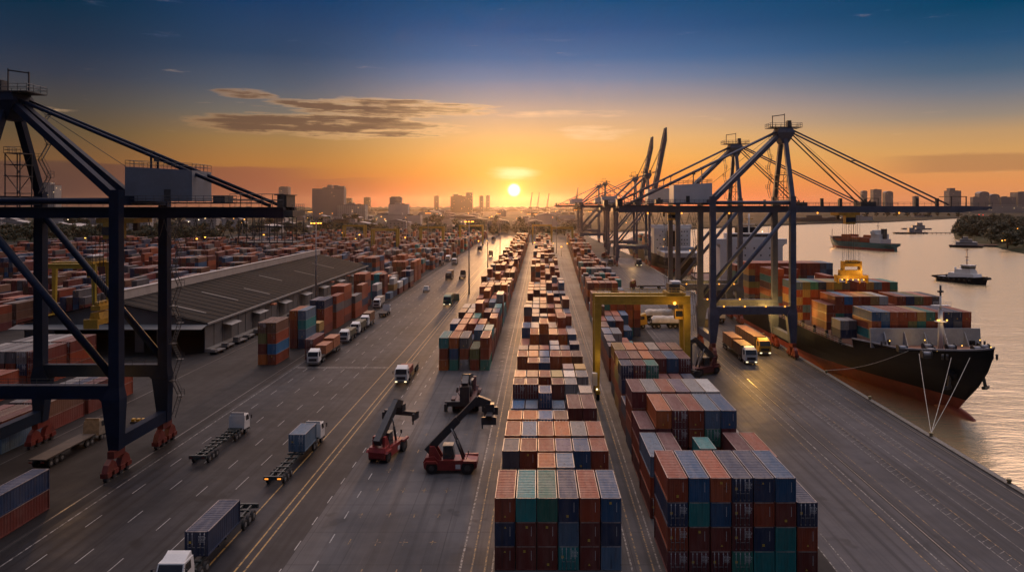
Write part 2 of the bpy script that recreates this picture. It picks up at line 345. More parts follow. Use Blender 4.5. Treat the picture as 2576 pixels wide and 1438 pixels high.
# ---------------------------------------------------------------- markings
def lines(name, mat, items, z=.013):
    m = MB()
    for (xa, ya), (xb, yb), w_ in items:
        d = Vector((xb-xa, yb-ya, 0)).normalized(); n_ = Vector((d.y, -d.x, 0))*(w_/2)
        a, b = Vector((xa, ya, z)), Vector((xb, yb, z)); m.face([a-n_, a+n_, b+n_, b-n_], mat)
    return struct(m.build(name, fix=False))
it = []
for x, off in ((-61.7, 2.0), (-56.7, 3.5), (-51.5, 1.0), (-46.6, 0.4)):
    y = 40.0+off
    while y < YF*.85:
        it.append(((x, y), (x, y+(3.9 if x != -46.6 else 5.2)), .13)); y += 11.7 if x != -46.6 else 10.5
for x, st in ((-30.9, 0), (-27.0, 2)):
    y = 42.0+st
    while y < YF*.85: it.append(((x, y), (x, y+2.6), .15)); y += 7.4
lines('lane_dashes', WHITE, it)
it = [((-65.3, -40), (-65.3, YF*.85), .2)]
it += [((-65.0, 199), (-40, 199), .8), ((-37.5, 300), (-30.8, 300), .9), ((-24, 199.5), (-10.0, 199.5), .3), ((-26.8, 199.5), (-26.8, .45*F), .2)]
lines('road_edge_line', WHITEW, it)
lines('yellow_lines', YEL, [((x, 40), (x, YF*.85), .22) for x in (-36.3, -35.15, -40.0)])
dm = 12.0/F
it = []
for x, wd in ((-9.6, .26), (-5.7, .22), (11.2, .22), (14.6, .2)): it.append(((x, 40), (x+dm*(.45*F), .45*F), wd))
for i in range(60):
    y = 190+i*5.6; it.append(((-11.6+dm*y, y), (-10.6+dm*y, y+.6), .5))
lines('alley_line', WHITEW, it)
lines('alley_yellow_line', YELW, [((x, 40), (x+dm*.45*F, .45*F), .2) for x in (-8.2, -6.6, 12.2, 13.8)])
it = []
for iy, y in enumerate((88, 96, 104.5, 113.5, 122, 131.5, 141)):
    for x in (-24.5, -20.8, -17, -13.6):
        xx = x+rnd.uniform(-.4, .4)
        it += [((xx-.55, y), (xx+.55, y), .16), ((xx, y-.9), (xx, y+.9), .14)]
lines('slot_cross', YELW, it)
# apron lines run with the quay
it, iw = [], []
for off, wd, yel in ((-38.2, .16, 0), (-36.4, .16, 0), (-26.2, .18, 1), (-24.6, .2, 0), (-20.6, .14, 1), (-16.4, .14, 0), (-14.9, .14, 1), (-12.4, .14, 0), (-9.6, .14, 1), (-8.1, .14, 0), (-5.0, .18, 1)):
    (iw if not yel else it).append(((XQ(0)+off, 0), (XQ(.3)+off, .3*F), wd))
for off in (-16.4, -9.6):
    for i in range(90):
        y = 50+i*1.7; x = XQ(y/F)+off; iw.append(((x, y), (x+1.5, y+1.0), .1))
lines('apron_yellow_line', YELW, it); lines('apron_white_line', WHITEW, iw)
# rails
RAILM = M('rail_steel', (.12, .11, .11), .3, .9)
GROOVE = M('rail_groove', (.016, .015, .015), .8)
def rail(name, pts):
    m = MB()
    for (xa, ya), (xb, yb) in zip(pts[:-1], pts[1:]):
        for o_, w_, z_, mt in ((0, .62, .012, GROOVE), (0, .16, .02, RAILM)):
            m.face([(xa-w_/2, ya, z_), (xa+w_/2, ya, z_), (xb+w_/2, yb, z_), (xb-w_/2, yb, z_)], mt)
    return struct(m.build(name, fix=False))
rail('crane_rail', [(XQ(0)-22.7, -20), (XQ(.33)-22.7, .33*F)]); rail('crane_rail', [(XQ(0)-1.9, -20), (XQ(.33)-1.9, .33*F)])
rail('crane_rail', [(-68.2, 0), (-68.2, .12*F), (-69.5, .30*F)]); rail('crane_rail', [(-91, 0), (-91, .2*F)])
# bollards on the quay edge
bm_ = MB(); bm_.tube((0, 0, .25), (0, 0, .75), .3, 10); bm_.tube((0, 0, .7), (0, 0, .95), .42, 10, r2=.34); bmesh_b = None
BOLM = M('bollard_paint', (.30, .24, .12), .6, dirt=(.08, .05, .03, .8))
bms = bm_; bms.mats = [BOLM]; bme = bms.mesh('bollard')
for i, k in enumerate((.0625, .0752, .0895, .1035, .118, .1335, .15)):
    tag(link('mooring_bollard', bme, None, (XQ(k)-.4, k*F, .03)), f'{nth(i+1)} mooring bollard along the quay edge, counted from the near end', 'bollard', 'mooring bollards on the quay edge')
# ---------------------------------------------------------------- containers
CN = {'rust red': (.23, .046, .022), 'brick red': (.30, .075, .036), 'orange': (.42, .12, .040), 'dark red': (.13, .026, .020), 'brown': (.13, .058, .036), 'maroon': (.11, .022, .026), 'navy blue': (.008, .028, .075), 'blue': (.008, .072, .165), 'bright blue': (.010, .12, .27), 'teal': (.022, .20, .20), 'green': (.028, .165, .125), 'grey': (.22, .215, .21), 'dark grey': (.085, .085, .095), 'white': (.5, .49, .46), 'pale green': (.30, .40, .32), 'steel blue': (.085, .15, .22), 'ochre yellow': (.36, .225, .08), 'olive': (.16, .15, .055), 'purple grey': (.12, .09, .135)}
AB = {'r': 'rust red', 'k': 'brick red', 'o': 'orange', 'd': 'dark red', 'b': 'brown', 'm': 'maroon', 'n': 'navy blue', 'u': 'blue', 'U': 'bright blue', 't': 'teal', 'g': 'green', 'y': 'grey', 'D': 'dark grey', 'w': 'white', 'p': 'pale green', 's': 'steel blue', 'c': 'ochre yellow', 'v': 'olive', 'P': 'purple grey'}
def m_container(name, dust_highlight, src, rough):
    m, t, b, out = begin(name)
    if src == 'obj':
        oi = t.n('ShaderNodeObjectInfo'); c0 = oi.outputs['Color']; v = t.n('ShaderNodeTexCoord').outputs['Object']
        cmb = t.n('ShaderNodeVectorMath', operation='ADD'); t.l(v, cmb.inputs[0]); sc_ = t.n('ShaderNodeVectorMath', operation='SCALE'); t.l(oi.outputs['Location'], sc_.inputs[0]); sc_.inputs['Scale'].default_value = .37; t.l(sc_.outputs[0], cmb.inputs[1]); v = cmb.outputs[0]
    else:
        at = t.n('ShaderNodeAttribute', attribute_name='paint'); c0 = at.outputs['Color']; v = t.n('ShaderNodeTexCoord').outputs['Object']
    n1 = t.noise(v, .5, 5, .65); n2 = t.noise(t.mapv(v, (1.2, .25, .25)), 1.0, 4, .6); n3 = t.noise(v, 5, 3)
    hs = t.n('ShaderNodeHueSaturation'); hs.inputs['Saturation'].default_value = 1.08; t.l(t.m('ADD', t.m('MULTIPLY', n1, .7), .65), hs.inputs['Value']); t.l(c0, hs.inputs['Color'])
    c = hs.outputs[0]
    c = t.mix(t.m('ADD', dust_highlight, t.m('MULTIPLY', t.sstep(n2, .35, .7), dust_highlight*.9+.05)), c, (.52, .42, .36, 1))
    c = t.mix(t.m('MULTIPLY', t.sstep(t.m('ADD', t.m('MULTIPLY', n1, .6), t.m('MULTIPLY', n3, .4)), .56, .66), .55), c, (.07, .03, .018, 1))
    stv = t.noise(t.mapv(v, (2.6, 2.6, .16)), 1.0, 4, .6)
    c = t.mix(t.m('MULTIPLY', t.sstep(stv, .50, .72), .45), c, (.035, .022, .018, 1))
    t.l(c, b.inputs['Base Color']); t.l(t.m('ADD', rough-.08, t.m('MULTIPLY', n3, .2)), b.inputs['Roughness']); b.inputs['Specular IOR Level'].default_value = .35
    return m
CP = m_container('container_paint', .03, 'obj', .5); CR = m_container('container_roof', .10, 'obj', .55); CL = m_container('container_rail', .34, 'obj', .4)  # rails mixed palest: worn rims plus an edge highlight put into the colour
SP = m_container('stack_paint', .03, 'att', .5); SR = m_container('stack_roof', .07, 'att', .58)
RODM = M('lock_rod_steel', (.42, .42, .43), .4, .6); CASTM = M('corner_steel', (.05, .045, .045), .6); DECALY = M('yellow_decal', (.55, .38, .05), .5); DECALW = M('white_decal', (.6, .6, .58), .5); GAPM = M('door_gasket', (.012, .012, .012), .8)
CW, CH, PITCH = 2.29, 2.9, 2.57
BOX = []      # x, y, z of the base centre, L, w, h, colour, block, row, column, tier, ncols, ntiers
def put(x, y, z, L, w, h, colour, block, row, colm, tier, nc, nt, end=None):
    BOX.append(dict(x=x, y=y, z=z, L=L, w=w, h=h, c=colour, block=block, row=row, col=colm, tier=tier, nc=nc, nt=nt, end=end))
def row(block, i, k0, k1, x0, tiers, paint=None, w=CW, h=CH, pitch=PITCH, pal='rrrkkkoobbdmnuDtsy', ends=None):
    """tiers: how many high in each column; paint: per column a string of colour keys from the top down"""
    for c, n in enumerate(tiers):
        for tt in range(n):
            top = n-1-tt
            key = paint[c][top] if paint and c < len(paint) and paint[c] and top < len(paint[c]) else rnd.choice(pal)
            e = ends[c][top] if ends and c < len(ends) and top < len(ends[c]) else None
            put(x0+pitch*(c+.5), (k0+k1)/2*F, .05+h*tt, (k1-k0)*F-.3, w, h-.03, AB[key], block, i, c+1, tt, len(tiers), n, e)
def heights(n, base, lo=1, hi=4):
    out = []
    for _ in range(n):
        r_ = rnd.random(); out.append(max(lo, min(hi, base+(0 if r_ < .62 else -1 if r_ < .84 else 1))))
    return out
# --- middle block
xm = lambda k: -5.15+12*(k-.047)
MIDDLE = 'middle block'
row(MIDDLE, 1, .0478, .0531, xm(.048), [3]*6, ['rnd', 'tdd', 'gdd', 'nst', 'rdd', 'uns'], ends=['bbb', 'cbb', 'cbb', 'bcd', 'bbb', 'bbc'])
row(MIDDLE, 2, .0534, .0567, xm(.054), [2, 2, 3, 3, 2, 2], ['nd', 'rd', 'or', 'srn', 'nd', 'dr'])
row(MIDDLE, 3, .0570, .0603, xm(.057), [3]*6, ['Dnd', 'rdr', 'rdn', 'Pnd', 'uud', 'rrd'], ends=['cbb', 'bbb', 'bbb', 'bbb', 'bbb', 'bbb'])
row(MIDDLE, 4, .0608, .0650, xm(.061), [3]*6, ['krd', 'srd', 'kdd', 'ord', 'ynd', 'krd'])
row(MIDDLE, 5, .0655, .0684, xm(.066), [3, 3, 3, 3, 2, 2], ['ord', 'ord', 'Und', 'brd', 'dr', 'dr'])
row(MIDDLE, 6, .0690, .0742, xm(.07), [1, 1, 2, 2, 3, 3], ['n', 'd', 'rd', 'sd', 'mrd', 'mrd'])
row(MIDDLE, 7, .0746, .0779, xm(.075), [2, 2, 3, 2, 2, 3], ['Uu', 'ss', 'und', 'sd', 'yd', 'yyd'])
row(MIDDLE, 8, .0782, .0812, xm(.079), [3, 3, 2, 3, 3, 2], ['mUd', 'msr', 'rr', 'dmd', 'ysd', 'yd'], ends=['ddd', 'ddd', 'bbb', 'bbb', 'bbb', 'bbb'])
row(MIDDLE, 9, .0816, .0850, xm(.082), [3, 3, 3, 3, 3, 3], ['rdn', 'brd', 'krd', 'vrd', 'wdr', 'yyd'])
row(MIDDLE, 10, .0855, .0885, xm(.086), [2, 2, 1, 2, 3, 3], ['sd', 'sn', 'm', 'Dg', 'Pdd', 'cor'])
row(MIDDLE, 11, .0889, .0921, xm(.089), [2, 3, 3, 2, 2, 2], ['yd', 'ktd', 'urD', 'Dd', 'sr', 'or'])
row(MIDDLE, 12, .0926, .0965, xm(.093), [3, 3, 3, 3, 3, 3], ['krd', 'ord', 'uns', 'krd', 'ogd', 'brd'])
k, i = .0970, 13
while k < .455:
    L_k = rnd.choice((.0031, .0055, .0055, .0056)); b_ = rnd.choice((2, 3, 3, 3))
    row(MIDDLE, i, k, k+L_k, xm(k), heights(6, b_, 1, 4), pal='rrrkkkkooobbdmnnDystu' if k < .2 else 'rrrkkkkooobbddmnD')
    k += L_k+rnd.choice((.0004, .0004, .0012)); i += 1
    if abs(k-.155) < .004 or abs(k-.2) < .003: k += .006
# --- right block, beside the quay apron
xr = lambda k: 15.45+47*(k-.047)
RIGHT = 'quay-side block'
row(RIGHT, 1, .0471, .0526, xr(.047), [4, 4, 4, 4, 4, 4, 3], ['rnrm', 'utdm', 'kudm', 'nmmg', 'nrnt', 'udtt', 'nrd'], ends=['bdddd', 'bcbd', 'bbbd', 'dddd', 'bbbc', 'bbcc', 'dbb'])
row(RIGHT, 2, .0557, .0618, xr(.056), [3, 3, 2, 0, 2, 3, 3], ['srd', 'mrd', 'yd', '', 'nd', 'mrd', 'krd'])
row(RIGHT, 2, .0575, .0606, xr(.056), [0, 0, 0, 3], [None, None, None, 'trd'])
row(RIGHT, 3, .0626, .0683, xr(.063), [3, 4, 4, 4, 4, 4, 2], ['mrd', 'omrd', 'mmdd', 'rrdn', 'sgrd', 'umrd', 'yd'], ends=['bbb', 'bbbb', 'dddd', 'bbbb', 'bdbb', 'bbbb', 'bb'])
row(RIGHT, 4, .0689, .0742, xr(.069), [4]*6, ['mrrn', 'yrrn', 'krdm', 'Pdnn', 'ymdn', 'wdrn'])
row(RIGHT, 5, .0748, .0798, xr(.075), [2, 2, 2, 3, 3, 3], ['nd', 'rd', 'sd', 'Prd', 'mrd', 'nrd'])
row(RIGHT, 6, .0802, .0833, xr(.08), [4, 4, 4, 3, 3, 3], ['nnrd', 'mmrd', 'gtrd', 'mrd', 'mrn', 'nrd'], ends=['dddd', 'dddd', 'dddd', 'bbb', 'bbb', 'bbb'])
row(RIGHT, 7, .0838, .0885, xr(.084), [4, 4, 4, 4, 4, 4], ['mvrc', 'mrnd', 'ormd', 'mrdd', 'unnd', 'mmnd'], ends=['bbbb', 'bbbb', 'bbbb', 'bbbb', 'bbbb', 'dddd'])
row(RIGHT, 8, .0889, .0938, xr(.089), [4]*6, ['crrn', 'orrd', 'ormd', 'ymdd', 'mmnn', 'bmdd'])
row(RIGHT, 9, .0990, .1022, xr(.099), [3, 1, 1, 2, 2], ['nrd', 'y', 'o', 'bd', 'bd'])
row(RIGHT, 10, .1030, .1085, xr(.103), [3, 2, 1, 1], ['nrd', 'br', 'P', 'o'])
row(RIGHT, 11, .1090, .1145, xr(.109), [3, 3, 2, 0], ['urd', 'yrd', 'kd'])
row(RIGHT, 12, .1150, .1205, xr(.115), [3, 2, 1, 1], ['brd', 'rd', 'n'])
row(RIGHT, 13, .1210, .1265, xr(.121), [3, 3, 3, 2], ['rrd', 'und', 'ddr', 'ud'])
row(RIGHT, 14, .1270, .1325, xr(.127), [4, 3, 3, 3], ['bkrd', 'rnd', 'krd', 'und'])
k, i = .1330, 15
while k < .46:
    L_k = rnd.choice((.0031, .0055, .0055, .0056)); b_ = rnd.choice((2, 3, 3, 4))
    row(RIGHT, i, k, k+L_k, xr(k), heights(6, b_, 1, 4), pal='rrrkkkoobbddmnnDysts' if k < .25 else 'rrrkkkoobbddmnD')
    k += L_k+rnd.choice((.0004, .0004, .0014)); i += 1
    if abs(k-.158) < .003 or abs(k-.215) < .003: k += .008
# --- block beside the road
xl_ = lambda k: -26.2+10*(k-.1)
ROADB = 'block beside the road'
row(ROADB, 1, .1055, .1115, xl_(.1055), [3, 3, 3, 2, 3], ['tro', 'ouG'.replace('G', 'g'), 'Dry', 'vr', 'krg'], pitch=2.75, ends=['bbb', 'bbb', 'bbd', 'bb', 'bbb'])
row(ROADB, 2, .1120, .1175, xl_(.112), [2, 3, 2, 3, 3], ['Dr', 'krd', 'ud', 'skd', 'trd'], pitch=2.75)
row(ROADB, 3, .1180, .1235, xl_(.118), [3, 3, 3, 3, 2], ['urd', 'krd', 'krd', 'ord', 'bd'], pitch=2.75)
row(ROADB, 4, .1240, .1298, xl_(.124), [1, 3, 3, 2, 3], ['d', 'knd', 'grd', 'cd', 'krd'], pitch=2.75)
k, i = .1305, 5
while k < .455:
    L_k = rnd.choice((.0031, .0056, .0056, .0058)); b_ = rnd.choice((2, 3, 3, 3, 4))
    h_ = heights(5, b_, 1, 4)
    if rnd.random() < .3: h_[0] = 0
    row(ROADB, i, k, k+L_k, xl_(k), h_, pitch=2.75, pal='rrrkkkkooobbdmnDyst' if k < .2 else 'rrrkkkkoobbddmn')
    k += L_k+rnd.choice((.0004, .0006, .0016)); i += 1
    if abs(k-.195) < .003 or abs(k-.25) < .003: k += .006
# --- stacks beside the warehouse
WST = 'stacks beside warehouse'
xw_ = -76.8
row(WST, 1, .1092, .1151, xw_, [4, 4], ['bvdo', 'brUr'], pitch=2.65, ends=['dbbb', 'bbbb'])
row(WST, 2, .1217, .1276, xw_+.9, [4, 4], ['orrd', 'stsn'], pitch=2.65)
row(WST, 3, .1282, .1312, xw_+4.2, [2], ['cn'], pitch=2.65)
row(WST, 4, .1346, .1404, xw_-.3, [4, 4], ['nrkd', 'nrrd'], pitch=2.65)
row(WST, 5, .1411, .1470, xw_+3.2, [4], ['kDrr'], pitch=2.65)
row(WST, 6, .1475, .1534, xw_+.3, [5, 5], ['krrdd', 'krDrd'], pitch=2.65, h=2.75)
row(WST, 7, .1539, .1600, xw_+4.1, [3], ['Dkr'], pitch=2.65)
row(WST, 8, .1603, .1660, xw_+3.9, [4], ['krnr'], pitch=2.65)
row(WST, 9, .1690, .1748, xw_-1.2, [5, 5], ['krrdr', 'kmrnd'], pitch=2.65)
row(WST, 10, .1755, .1812, xw_+3.9, [3], ['wsn'], pitch=2.65)
FARL = 'stacks past warehouse corner'
row(FARL, 1, .1850, .1895, -78.6, [4, 4, 4, 1], ['rttt', 'ttdo', 'ddrr', 's'], pitch=2.65)
row(FARL, 2, .1900, .1945, -78.6, [4, 4, 2, 3], ['orrd', 'krrd', 'cs', 'wcn'], pitch=2.65)
row(FARL, 3, .1955, .2010, -78.0, [3, 3, 3, 2], ['krd', 'ord', 'yyd', 'wd'], pitch=2.65)
row(FARL, 4, .2030, .2090, -78.0, [4, 3, 1, 2], ['Dyrd', 'bdd', 'r', 'sd'], pitch=2.65)
row(FARL, 5, .2110, .2170, -77.5, [2, 1, 3, 3], ['bd', 's', 'mnd', 'nyd'], pitch=2.65)
row(FARL, 6, .2260, .2320, -82.5, [4, 4, 4, 3, 4], ['orrd', 'kbdn', 'krun', 'nkd', 'krrr'], pitch=2.65)
row(FARL, 7, .2330, .2390, -82.5, [5, 5, 4, 3, 4], ['kkrnn', 'kbrnn', 'nnrd', 'kdd', 'okrr'], pitch=2.65)
# --- wide container field further back on the left: blocks divided by lanes
FIELD = 'field behind warehouse'
i = 1; k = .2420
while k < .54:
    x = -86.0 if k < .30 else -84.0
    L_k = .0062
    for bl in range(15 if k < .42 else 9):
        if rnd.random() < .14: continue
        n = 6 if bl else 7
        x0 = -70.5-n*2.7-bl*27.0+9*(k-.24)*2
        hh = heights(n, rnd.choice((2, 3, 3, 4)) if k < .40 else rnd.choice((2, 2, 3)), 1, 4)
        if bl == 0 and k < .30: hh[-1] = rnd.choice((0, 2, 3))
        row(FIELD, i*10+bl, k, k+L_k, x0, hh, pitch=2.65, pal='rrrrkkkobbddmmnnuDDyst' if bl < 2 else 'rrdddmmmbbnnDDuk')  # outer left blocks: that side's dimness is put into darker paints
    k += L_k+rnd.choice((.0006, .0008, .005)); i += 1
BACKL = 'yard left of warehouse'
k = .135; i = 1
while k < .24:
    for bl in range(5):
        if rnd.random() < .2 or (bl == 0 and k < .16): continue
        row(BACKL, i*10+bl, k, k+.0062, -178.0-bl*24, heights(6, rnd.choice((2, 3)), 1, 3), pitch=2.65, pal='rddbmmnnDDub')  # darker paints carry the dimness of this side in their colour
    k += .0072 if rnd.random() < .8 else .014; i += 1
# --- stacks under and beside the left crane, dimness there put into darker paints
UNDER = 'stacks under left crane'
row(UNDER, 1, .0515, .0577, -75.8, [0, 2], [None, 'nd'], pitch=2.65)
for i_, k_ in enumerate((.0700, .0768, .0836)): row(UNDER, 2+i_, k_, k_+.0062, -102.2, [2, 2, 2], [('md', 'bd', 'ds'), ('Dd', 'md', 'bd'), ('yd', 'nd', 'md')][i_], pitch=2.65)
row(UNDER, 5, .0902, .0930, -102.2, [2, 2, 2], ['rd', 'nr', 'rr'], pitch=2.65)
row(UNDER, 6, .0862, .0924, -136.0, [2]*6, ['rd', 'yd', 'nd', 'kd', 'rn', 'rr'], pitch=2.65)
row(UNDER, 7, .0956, .1018, -136.0, [3]*6, ['ynd', 'Dnr', 'ydr', 'Drn', 'ynr', 'drr'], pitch=2.65)
row(UNDER, 8, .1024, .1086, -136.0, [3]*6, ['Dnd', 'ynr', 'Ddr', 'yrn', 'dnr', 'drr'], pitch=2.65)
EDGE = 'stack at the road edge'
row(EDGE, 1, .1128, .1190, -65.9, [2], ['mm'])
# --- on the moored ship
SHIPB = 'black moored ship'
def bay(i, kf, kb, x0, tiers, zb, paint=None, pitch=2.45, h=2.34, pal='rrkkobdmnDsvygc'):
    for c, n in enumerate(tiers):
        for tt in range(n):
            top = n-1-tt
            key = paint[top][c] if paint and top < len(paint) and c < len(paint[top]) else rnd.choice(pal)
            put(x0+pitch*(c+.5), (kf+kb)/2*F, zb+h*tt, (kb-kf)*F-.1, pitch-.08, h-.02, AB[key], SHIPB, i, c+1, tt, len(tiers), n, 'b'); BOX[-1]['group'] = 'containers stacked on the moored ship'; BOX[-1]['roof_tone'] = 1
bay(1, .1000, .1062, 84.4, [3]*11, 10.08, ['uskrkcgrnnk', 'kurrvgkrnDr', 'tsrdrrrnrdr'], pitch=2.27)
bay(2, .1045, .1078, 79.9, [2, 2], 8.9, ['yD', 'nn'], pitch=2.2)
bay(3, .1105, .1166, 80.6, [3, 4, 4, 4, 4, 4, 4, 3, 4, 4, 4, 4, 4], 9.2, ['rkUkrcwrknvkD', 'kkrrbrdrrrrrr'])
bay(4, .1225, .1286, 79.5, [5]*7+[3]+[5]*5, 8.5, ['svgncvDrkcsrg', 'kckrsrrdrrkrv', 'crrrdrddrrrrr'])
bay(5, .1360, .1422, 79.8, [6, 6, 5, 6, 4, 4, 4, 4, 5, 4, 4, 4, 4], 8.0, ['rkrrkkkwrrrrk', 'trrrbkkdrrrrr', 'brrrdd'])
bay(6, .1500, .1562, 80.0, [6]*13, 8.0, ['krkrkrkrrkrDs', 'crrrdrrkdrrsn'])
bay(7, .1600, .1662, 80.0, [5]*13, 8.0)
# ---------------------------------------------------------------- ship-to-shore cranes
CB = M('crane_blue', (.066, .084, .135), .5, var=.25, scale=.25, dirt=(.05, .042, .042, .6), spec=.3)
CBD = M('crane_blue_shaded', (.006, .014, .036), .55, var=.3, scale=.25, dirt=(.010, .009, .010, .5), spec=.12)  # same blue as the quay cranes, with the left side's shade painted in
RED = M('bogie_red', (.13, .018, .012), .5, var=.35, scale=.8, dirt=(.05, .03, .02, .7)); STEEL = M('dark_steel', (.035, .036, .042), .5, var=.4)
HOUSEW = M('house_white', (.62, .62, .63), .55, var=.08, scale=.15, dirt=(.3, .28, .26, .4)); TYRE = M('tyre_rubber', (.014, .014, .015), .85, var=.4)
GOLD = M('machine_yellow', (.48, .27, .03), .45, var=.3, scale=.6, dirt=(.1, .06, .02, .6)); CABLE = M('wire_rope', (.04, .038, .038), .6); GLASS = M('dark_glass', (.012, .015, .02), .12, spec=.8)
LAMP = glow('lamp_orange', (1, .33, .04), 2.6); LAMPY = glow('lamp_yellow', (1, .5, .1), 2.6); LAMPW = glow('lamp_white', (1, .8, .5), 3); LAMPR = glow('lamp_red', (1, .06, .03), 2.5); FLOOD = glow('flood_orange', (1, .38, .05), 5.5)
def railing(m, pts, h=1.1, step=1.6, r=.035, mat=None):
    for a, b in zip(pts[:-1], pts[1:]):
        a, b = Vector(a), Vector(b); n = max(1, int((b-a).length/step))
        for z in (h, h*.55): m.tube(a+Vector((0, 0, z)), b+Vector((0, 0, z)), r, 4, mat, cap=False)
        for i in range(n+1):
            p = a.lerp(b, i/n); m.tube(p, p+Vector((0, 0, h)), r, 4, mat, cap=False)
def zigzag(m, x, y, z0, z1, s, rise=3.2, run=2.6, mat=None):
    """stairs climbing back and forth beside a leg"""
    z = z0; d = 1
    while z < z1:
        a = Vector((x, y-d*run/2, z)); b = Vector((x, y+d*run/2, min(z+rise, z1)))
        for o_ in (-.35, .35): m.beam(a+Vector((o_, 0, 0)), b+Vector((o_, 0, 0)), .08, .16, mat)
        for i in range(7):
            p = a.lerp(b, (i+.5)/7); m.box(p.x-.35, p.x+.35, p.y-.12, p.y+.12, p.z, p.z+.04, mat)
        m.tube(a+Vector((.38, 0, 1)), b+Vector((.38, 0, 1)), .035, 4, mat, cap=False)
        m.box(x-.6, x+.6, b.y-.5, b.y+.5, b.z-.06, b.z, mat)
        railing(m, [(x-.6, b.y+d*.5, b.z), (x+.6, b.y+d*.5, b.z)], 1.1, .6, .035, mat)
        z += rise; d = -d
def sts(label, xl, xw, kf, kr, s=1, paint=None, boom='down', detail=2, tilt=80, trolley=None, light=False, lattice=False, far=False, housem=None, za=67.2, xe=-26.6):
    paint = paint or CB
    g, D = abs(xw-xl), (kr-kf)*F
    root = thing('gantry_crane', label, 'crane', (xl, kf*F, 0), 0, 'ship-to-shore cranes')
    P = lambda x, y, z: Vector((x*s, y, z))
    def part(name, m, mat=None, par=None): return m.build(name, mat, par or root)
    ym = D/2
    for x in (0, g):
        for y in (0, D):
            m = MB(); w_ = .85
            m.taper(P(x, y, 14.4), (w_, w_), P(x, y, 46.4), (w_*.92, w_*.92), paint)
            xin = x+(.75 if x == 0 else -.75)
            m.taper(P(x, y, 4.3), (w_, w_), P(xin*.5+x*.5, y, 12.5), (w_+.65, w_+.25), paint); m.taper(P(xin*.5+x*.5, y, 12.5), (w_+.65, w_+.25), P(x, y, 14.41), (w_, w_), paint)
            part('leg', m)
    for y in (0, D):
        m = MB(); m.box(*sorted((s*.8, s*(g-.8))), y-.7, y+.7, 12.55, 14.75, paint)
        for x, d in ((.8, 1), (g-.8, -1)): m.hexa([P(x, y-.5, 10.9), P(x, y+.5, 10.9), P(x+d*.05, y+.5, 10.9), P(x+d*.05, y-.5, 10.9), P(x, y-.5, 12.6), P(x, y+.5, 12.6), P(x+d*1.9, y+.5, 12.6), P(x+d*1.9, y-.5, 12.6)], paint)
        if detail > 1: railing(m, [P(1, y-.6, 14.75), P(g-1, y-.6, 14.75)], 1.1, 2.2, .04, STEEL)
        part('portal_beam', m)
        m = MB(); m.tube(P(.6, y, 16.0), P(g-.6, y, 42.0), .62, 8, paint); part('diagonal_brace', m)
        m = MB(); m.tube(P(.8, y, 44.6), P(g-.8, y, 44.6), .52, 8, paint)
        part('top_tie', m)
    for x in (0, g):
        m = MB(); m.box(*sorted((s*(x-.75), s*(x+.75))), .9, D-.9, 4.4, 6.4, paint); part('sill_beam', m)
        m = MB(); m.box(*sorted((s*(x-.7), s*(x+.7))), .9, D-.9, 43.9, 45.5, paint); part('cross_beam', m)
        for y in (0, D):
            m = MB(); c = s*x; dy = 3.2
            m.box(c-.55, c+.55, y-1.6, y+1.6, 3.2, 4.35, RED)
            for q in (-1, 1):
                m.prism([(y+q*1.9-1.6, 1.3), (y+q*1.9+1.6, 1.3), (y+q*1.9+1.0, 2.6), (y+q*1.9, 3.3), (y+q*1.9-1.0, 2.6)], c-.45, c+.45, RED)
                for r_ in (-1, 1):
                    yy = y+q*1.9+r_*.95
                    m.box(c-.6, c+.6, yy-.62, yy+.62, .75, 1.5, RED); m.tube((c-.3, yy, .45), (c+.3, yy, .45), .45, 10, STEEL)
            part('bogie', m)
    # girder, boom, apex
    xb = g+2.2
    m = MB()
    for o_ in (-2.7, 2.7):
        m.box(*sorted((s*xe, s*xb)), ym+o_-.55, ym+o_+.55, 41.75, 43.6, paint)
    for i in range(9): x = xe+1+(xb-xe-2)*i/8; m.box(*sorted((s*(x-.25), s*(x+.25))), ym-2.15, ym+2.15, 42.3, 43.3, paint)
    if detail: railing(m, [P(xe, ym-3.4, 43.6), P(xb, ym-3.4, 43.6)], 1.1, 2.0, .04, STEEL)
    m.box(*sorted((s*xe, s*xb)), ym-3.5, ym-3.25, 43.5, 43.62, STEEL)
    part('main_girder', m)
    L_b = 58
    if boom == 'down': dv, nv = Vector((1, 0, 0)), Vector((0, 0, 1))
    else: dv, nv = Vector((math.cos(R(tilt)), 0, math.sin(R(tilt)))), Vector((-math.sin(R(tilt)), 0, math.cos(R(tilt))))
    B = lambda u, y, v: P(*(Vector((xb+.3, 0, 42.7))+dv*u+nv*v+Vector((0, y, 0))))
    m = MB(); bw_, bh_ = (.5, 1) if boom == 'down' else (.8, 1.7)
    for o_ in (-2.7, 2.7):
        q = lambda u, v0, v1: [B(u, ym+o_-bw_, v0*bh_), B(u, ym+o_+bw_, v0*bh_), B(u, ym+o_+bw_, v1*bh_), B(u, ym+o_-bw_, v1*bh_)]
        m.hexa(q(0, -.95, .9)+q(L_b-9, -.95, .9), paint); m.hexa(q(L_b-9, -.95, .9)+q(L_b, .1, .7), paint)
    for i in range(12):
        u = 1+(L_b-2)*i/11; m.beam(B(u, ym-2.2, .1), B(u, ym+2.2, .1), .5, .8, paint)
